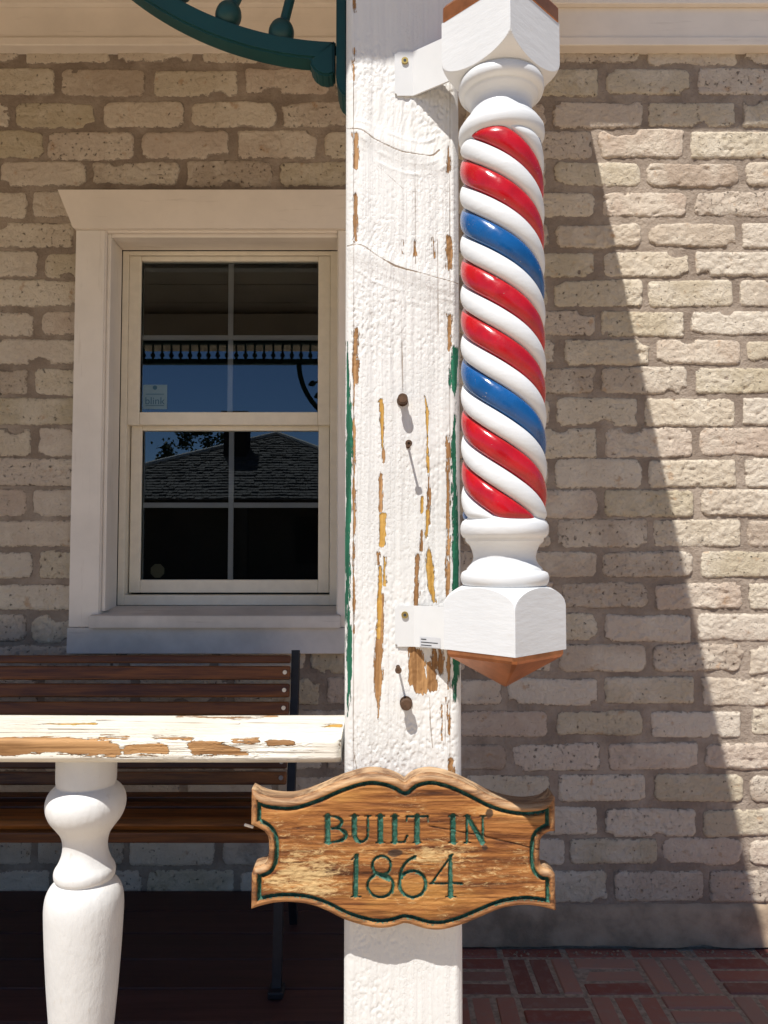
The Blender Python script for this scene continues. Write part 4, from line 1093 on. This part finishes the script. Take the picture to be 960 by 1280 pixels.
# curved seat: depth 2.17 to 1.87
seat = [(2.165, E - 0.690), (2.115, E - 0.700), (2.065, E - 0.703), (2.015, E - 0.698), (1.965, E - 0.690), (1.918, E - 0.678)]
for y, z in seat: slat(y, z, 0.042, math.pi / 2)
slat(1.882, E - 0.672, 0.040, R(30))
slat(1.866, E - 0.6585 - 0.028, 0.026, R(4))
def iron_end(x):
    fr = None
    def bar(pts, wd, nm, par):
        """flat bar following a path in (y, z)"""
        pts = smooth_prof(pts, 6)
        bm = bmesh.new(); rings = []
        for k, p in enumerate(pts):
            t = pts[min(k + 1, len(pts) - 1)] - pts[max(k - 1, 0)]; t /= np.hypot(*t)
            nrm = np.array([-t[1], t[0]]) * wd / 2
            rings.append([bm.verts.new((x + sx * 0.011, p[0] + sn * nrm[0], p[1] + sn * nrm[1])) for sx, sn in ((-1, -1), (1, -1), (1, 1), (-1, 1))])
        for A, B in zip(rings[:-1], rings[1:]):
            for k in range(4): bm.faces.new((A[k], A[(k + 1) % 4], B[(k + 1) % 4], B[k]))
        bm.faces.new(rings[0]); bm.faces.new(rings[-1])
        return bobj(nm, bm, IRON, par)
    b_top = on_back(814)
    fr = bar([(b_top[0] + .022, b_top[1]), (2.27, E - 0.45), (2.215, E - 0.62), (2.19, E - 0.72)], 0.034, 'iron_end', bench)
    bar([(2.2, E - 0.715), (2.06, E - 0.728), (1.95, E - 0.712), (1.885, E - 0.69)], 0.032, 'seat_bearer', bench)
    bar([(1.905, E - 0.70), (1.955, E - 0.80), (1.945, E - 0.92), (1.925, DECKZ + 0.02), (1.90, DECKZ + 0.005)], 0.022, 'leg', bench)
    bar([(2.19, E - 0.72), (2.17, E - 0.84), (2.22, E - 0.95), (2.28, DECKZ + 0.005)], 0.024, 'leg', bench)
    box('foot', x - 0.019, x + 0.019, 1.895, 1.945, DECKZ + 0.001, DECKZ + 0.02, IRON, bench, 0.005, 2)
    return fr
iron_end(BX1 + 0.012); iron_end(BX0 - 0.012)
for (a_, b_) in bl_rows[1:]:
    y, z = on_back((a_ + b_) / 2)
    rod('bolt', (BX1 - 0.014, y - 0.009, z + .004), (BX1 - 0.014, y - 0.0135, z + .004), 0.0062, BOLT, bench, 10)

# ================================================================== across the street (seen in the window)
far = thing('far_house', 'dark low house with hipped shingle roof mirrored in the lower window', 'house', (-3.4, -14, 0))
EY, EZ_ = -12.0, E + 1.09
AX, AY, AZ = -2.98, -16.0, E + 3.16
CXL, CXR, BY = -8.6, 1.7, -20.0
box('wall', CXL + 0.7, CXR - 0.7, BY + 0.6, EY - 0.9, -0.15, EZ_ + 0.02, FARW, far)
for x in (-8.0, -5.6, -3.2, -0.8, 1.3):
    box('porch_column', x - .09, x + .09, EY - 0.35, EY - 0.17, -0.15, EZ_ - 0.02, FARW, far, 0.01, 1)
for x in (-6.4, -1.6):
    box('window', x - .5, x + .5, EY - 0.905, EY - 0.88, 0.9, 2.0, CHIM, far)
mesh('roof', [(CXL, EY, EZ_), (CXR, EY, EZ_), (CXR, BY, EZ_), (CXL, BY, EZ_), (AX, AY, AZ)], [(0, 1, 4), (1, 2, 4), (2, 3, 4), (3, 0, 4), (3, 2, 1, 0)], ROOFT, far)
# shingle courses of the slope facing the street, each shingle its own thickness
vs_, fs_ = [], []
nc = 26
for c_ in range(nc):
    t0, t1 = c_ / nc, min(1.0, (c_ + 1.25) / nc)
    def sl(t, x): return (x, EY + (AY - EY) * t, EZ_ + (AZ - EZ_) * t)
    xl, xr = CXL + (AX - CXL) * t0, CXR + (AX - CXR) * t0
    x = xl
    while x < xr:
        wd = random.uniform(0.10, 0.24)
        x2 = min(x + wd - 0.012, xr)
        lift = random.uniform(0.025, 0.06); dj = random.uniform(-0.012, 0.012)
        b0 = len(vs_)
        for (tt, zl) in ((t0 + dj / 4, lift), (t1, 0.008)):
            for xx in (x, x2):
                p = sl(tt, xx); vs_.append((p[0], p[1], p[2] + zl))
        p = sl(t0 + dj / 4, x); vs_.append((p[0], p[1] + 0.004, p[2])); p = sl(t0 + dj / 4, x2); vs_.append((p[0], p[1] + 0.004, p[2]))
        fs_ += [(b0, b0 + 1, b0 + 3, b0 + 2), (b0 + 4, b0 + 5, b0 + 1, b0)]
        x += wd
sh = mesh('shingle', vs_, fs_, ROOFT, far); sh['kind'] = 'stuff'
rod('ridge_cap', (CXL, EY, EZ_ + .03), (AX, AY, AZ + .03), 0.07, RIDGE, far, 8)
rod('ridge_cap', (CXR, EY, EZ_ + .03), (AX, AY, AZ + .03), 0.07, RIDGE, far, 8)
ch = box('chimney', -4.15, -3.55, -15.0, -14.4, E + 1.9, E + 3.45, CHIM, far, 0.02, 1)
box('chimney_cap', -4.2, -3.5, -15.05, -14.35, E + 3.451, E + 3.53, CHIM, ch, 0.01, 1)

def tree(name, label, x, y, ht, cr, seed):
    rnd = random.Random(seed)
    t = thing(name, label, 'tree', (x, y, -0.16), 'trees behind the far house')
    rod('trunk', (x, y, -0.16), (x + .1, y, ht * 0.6), 0.16, BARK, t, 10, 0.07)
    for k in range(7):
        a = rnd.uniform(0, 6.28); b = Vector((x + .05, y, ht * rnd.uniform(.35, .6)))
        rod('limb', b, b + Vector((math.cos(a) * cr * .8, math.sin(a) * cr * .8, rnd.uniform(.5, 1.2) * cr * .8)), 0.06, BARK, t, 6, 0.02)
    vs_, fs_ = [], []
    clumps = [(x + rnd.gauss(0, cr * .45), y + rnd.gauss(0, cr * .45), ht * .70 + rnd.gauss(0, ht * .13)) for _ in range(16)]
    for c_ in clumps:
        for _ in range(130):
            p = Vector(c_) + Vector((rnd.gauss(0, cr * .17), rnd.gauss(0, cr * .17), rnd.gauss(0, cr * .15)))
            u_ = Vector((rnd.uniform(-1, 1), rnd.uniform(-1, 1), rnd.uniform(-1, 1))).normalized() * 0.07
            v2 = u_.cross(Vector((rnd.uniform(-1, 1), rnd.uniform(-1, 1), rnd.uniform(-1, 1)))).normalized() * 0.045
            b0 = len(vs_)
            vs_ += [p - u_, p + v2, p + u_, p - v2]; fs_.append((b0, b0 + 1, b0 + 2, b0 + 3))
    mesh('crown', vs_, fs_, LEAF, t)
tree('leafy_tree', 'leafy tree left of the far chimney, mirrored in the lower window', -6.5, -22.0, 5.9, 0.8, 3)
tree('leafy_tree', 'thin-crowned tree beside the far chimney, mirrored in the lower window', -7.95, -22.0, 5.8, 0.8, 5)
print('bricks', nb)
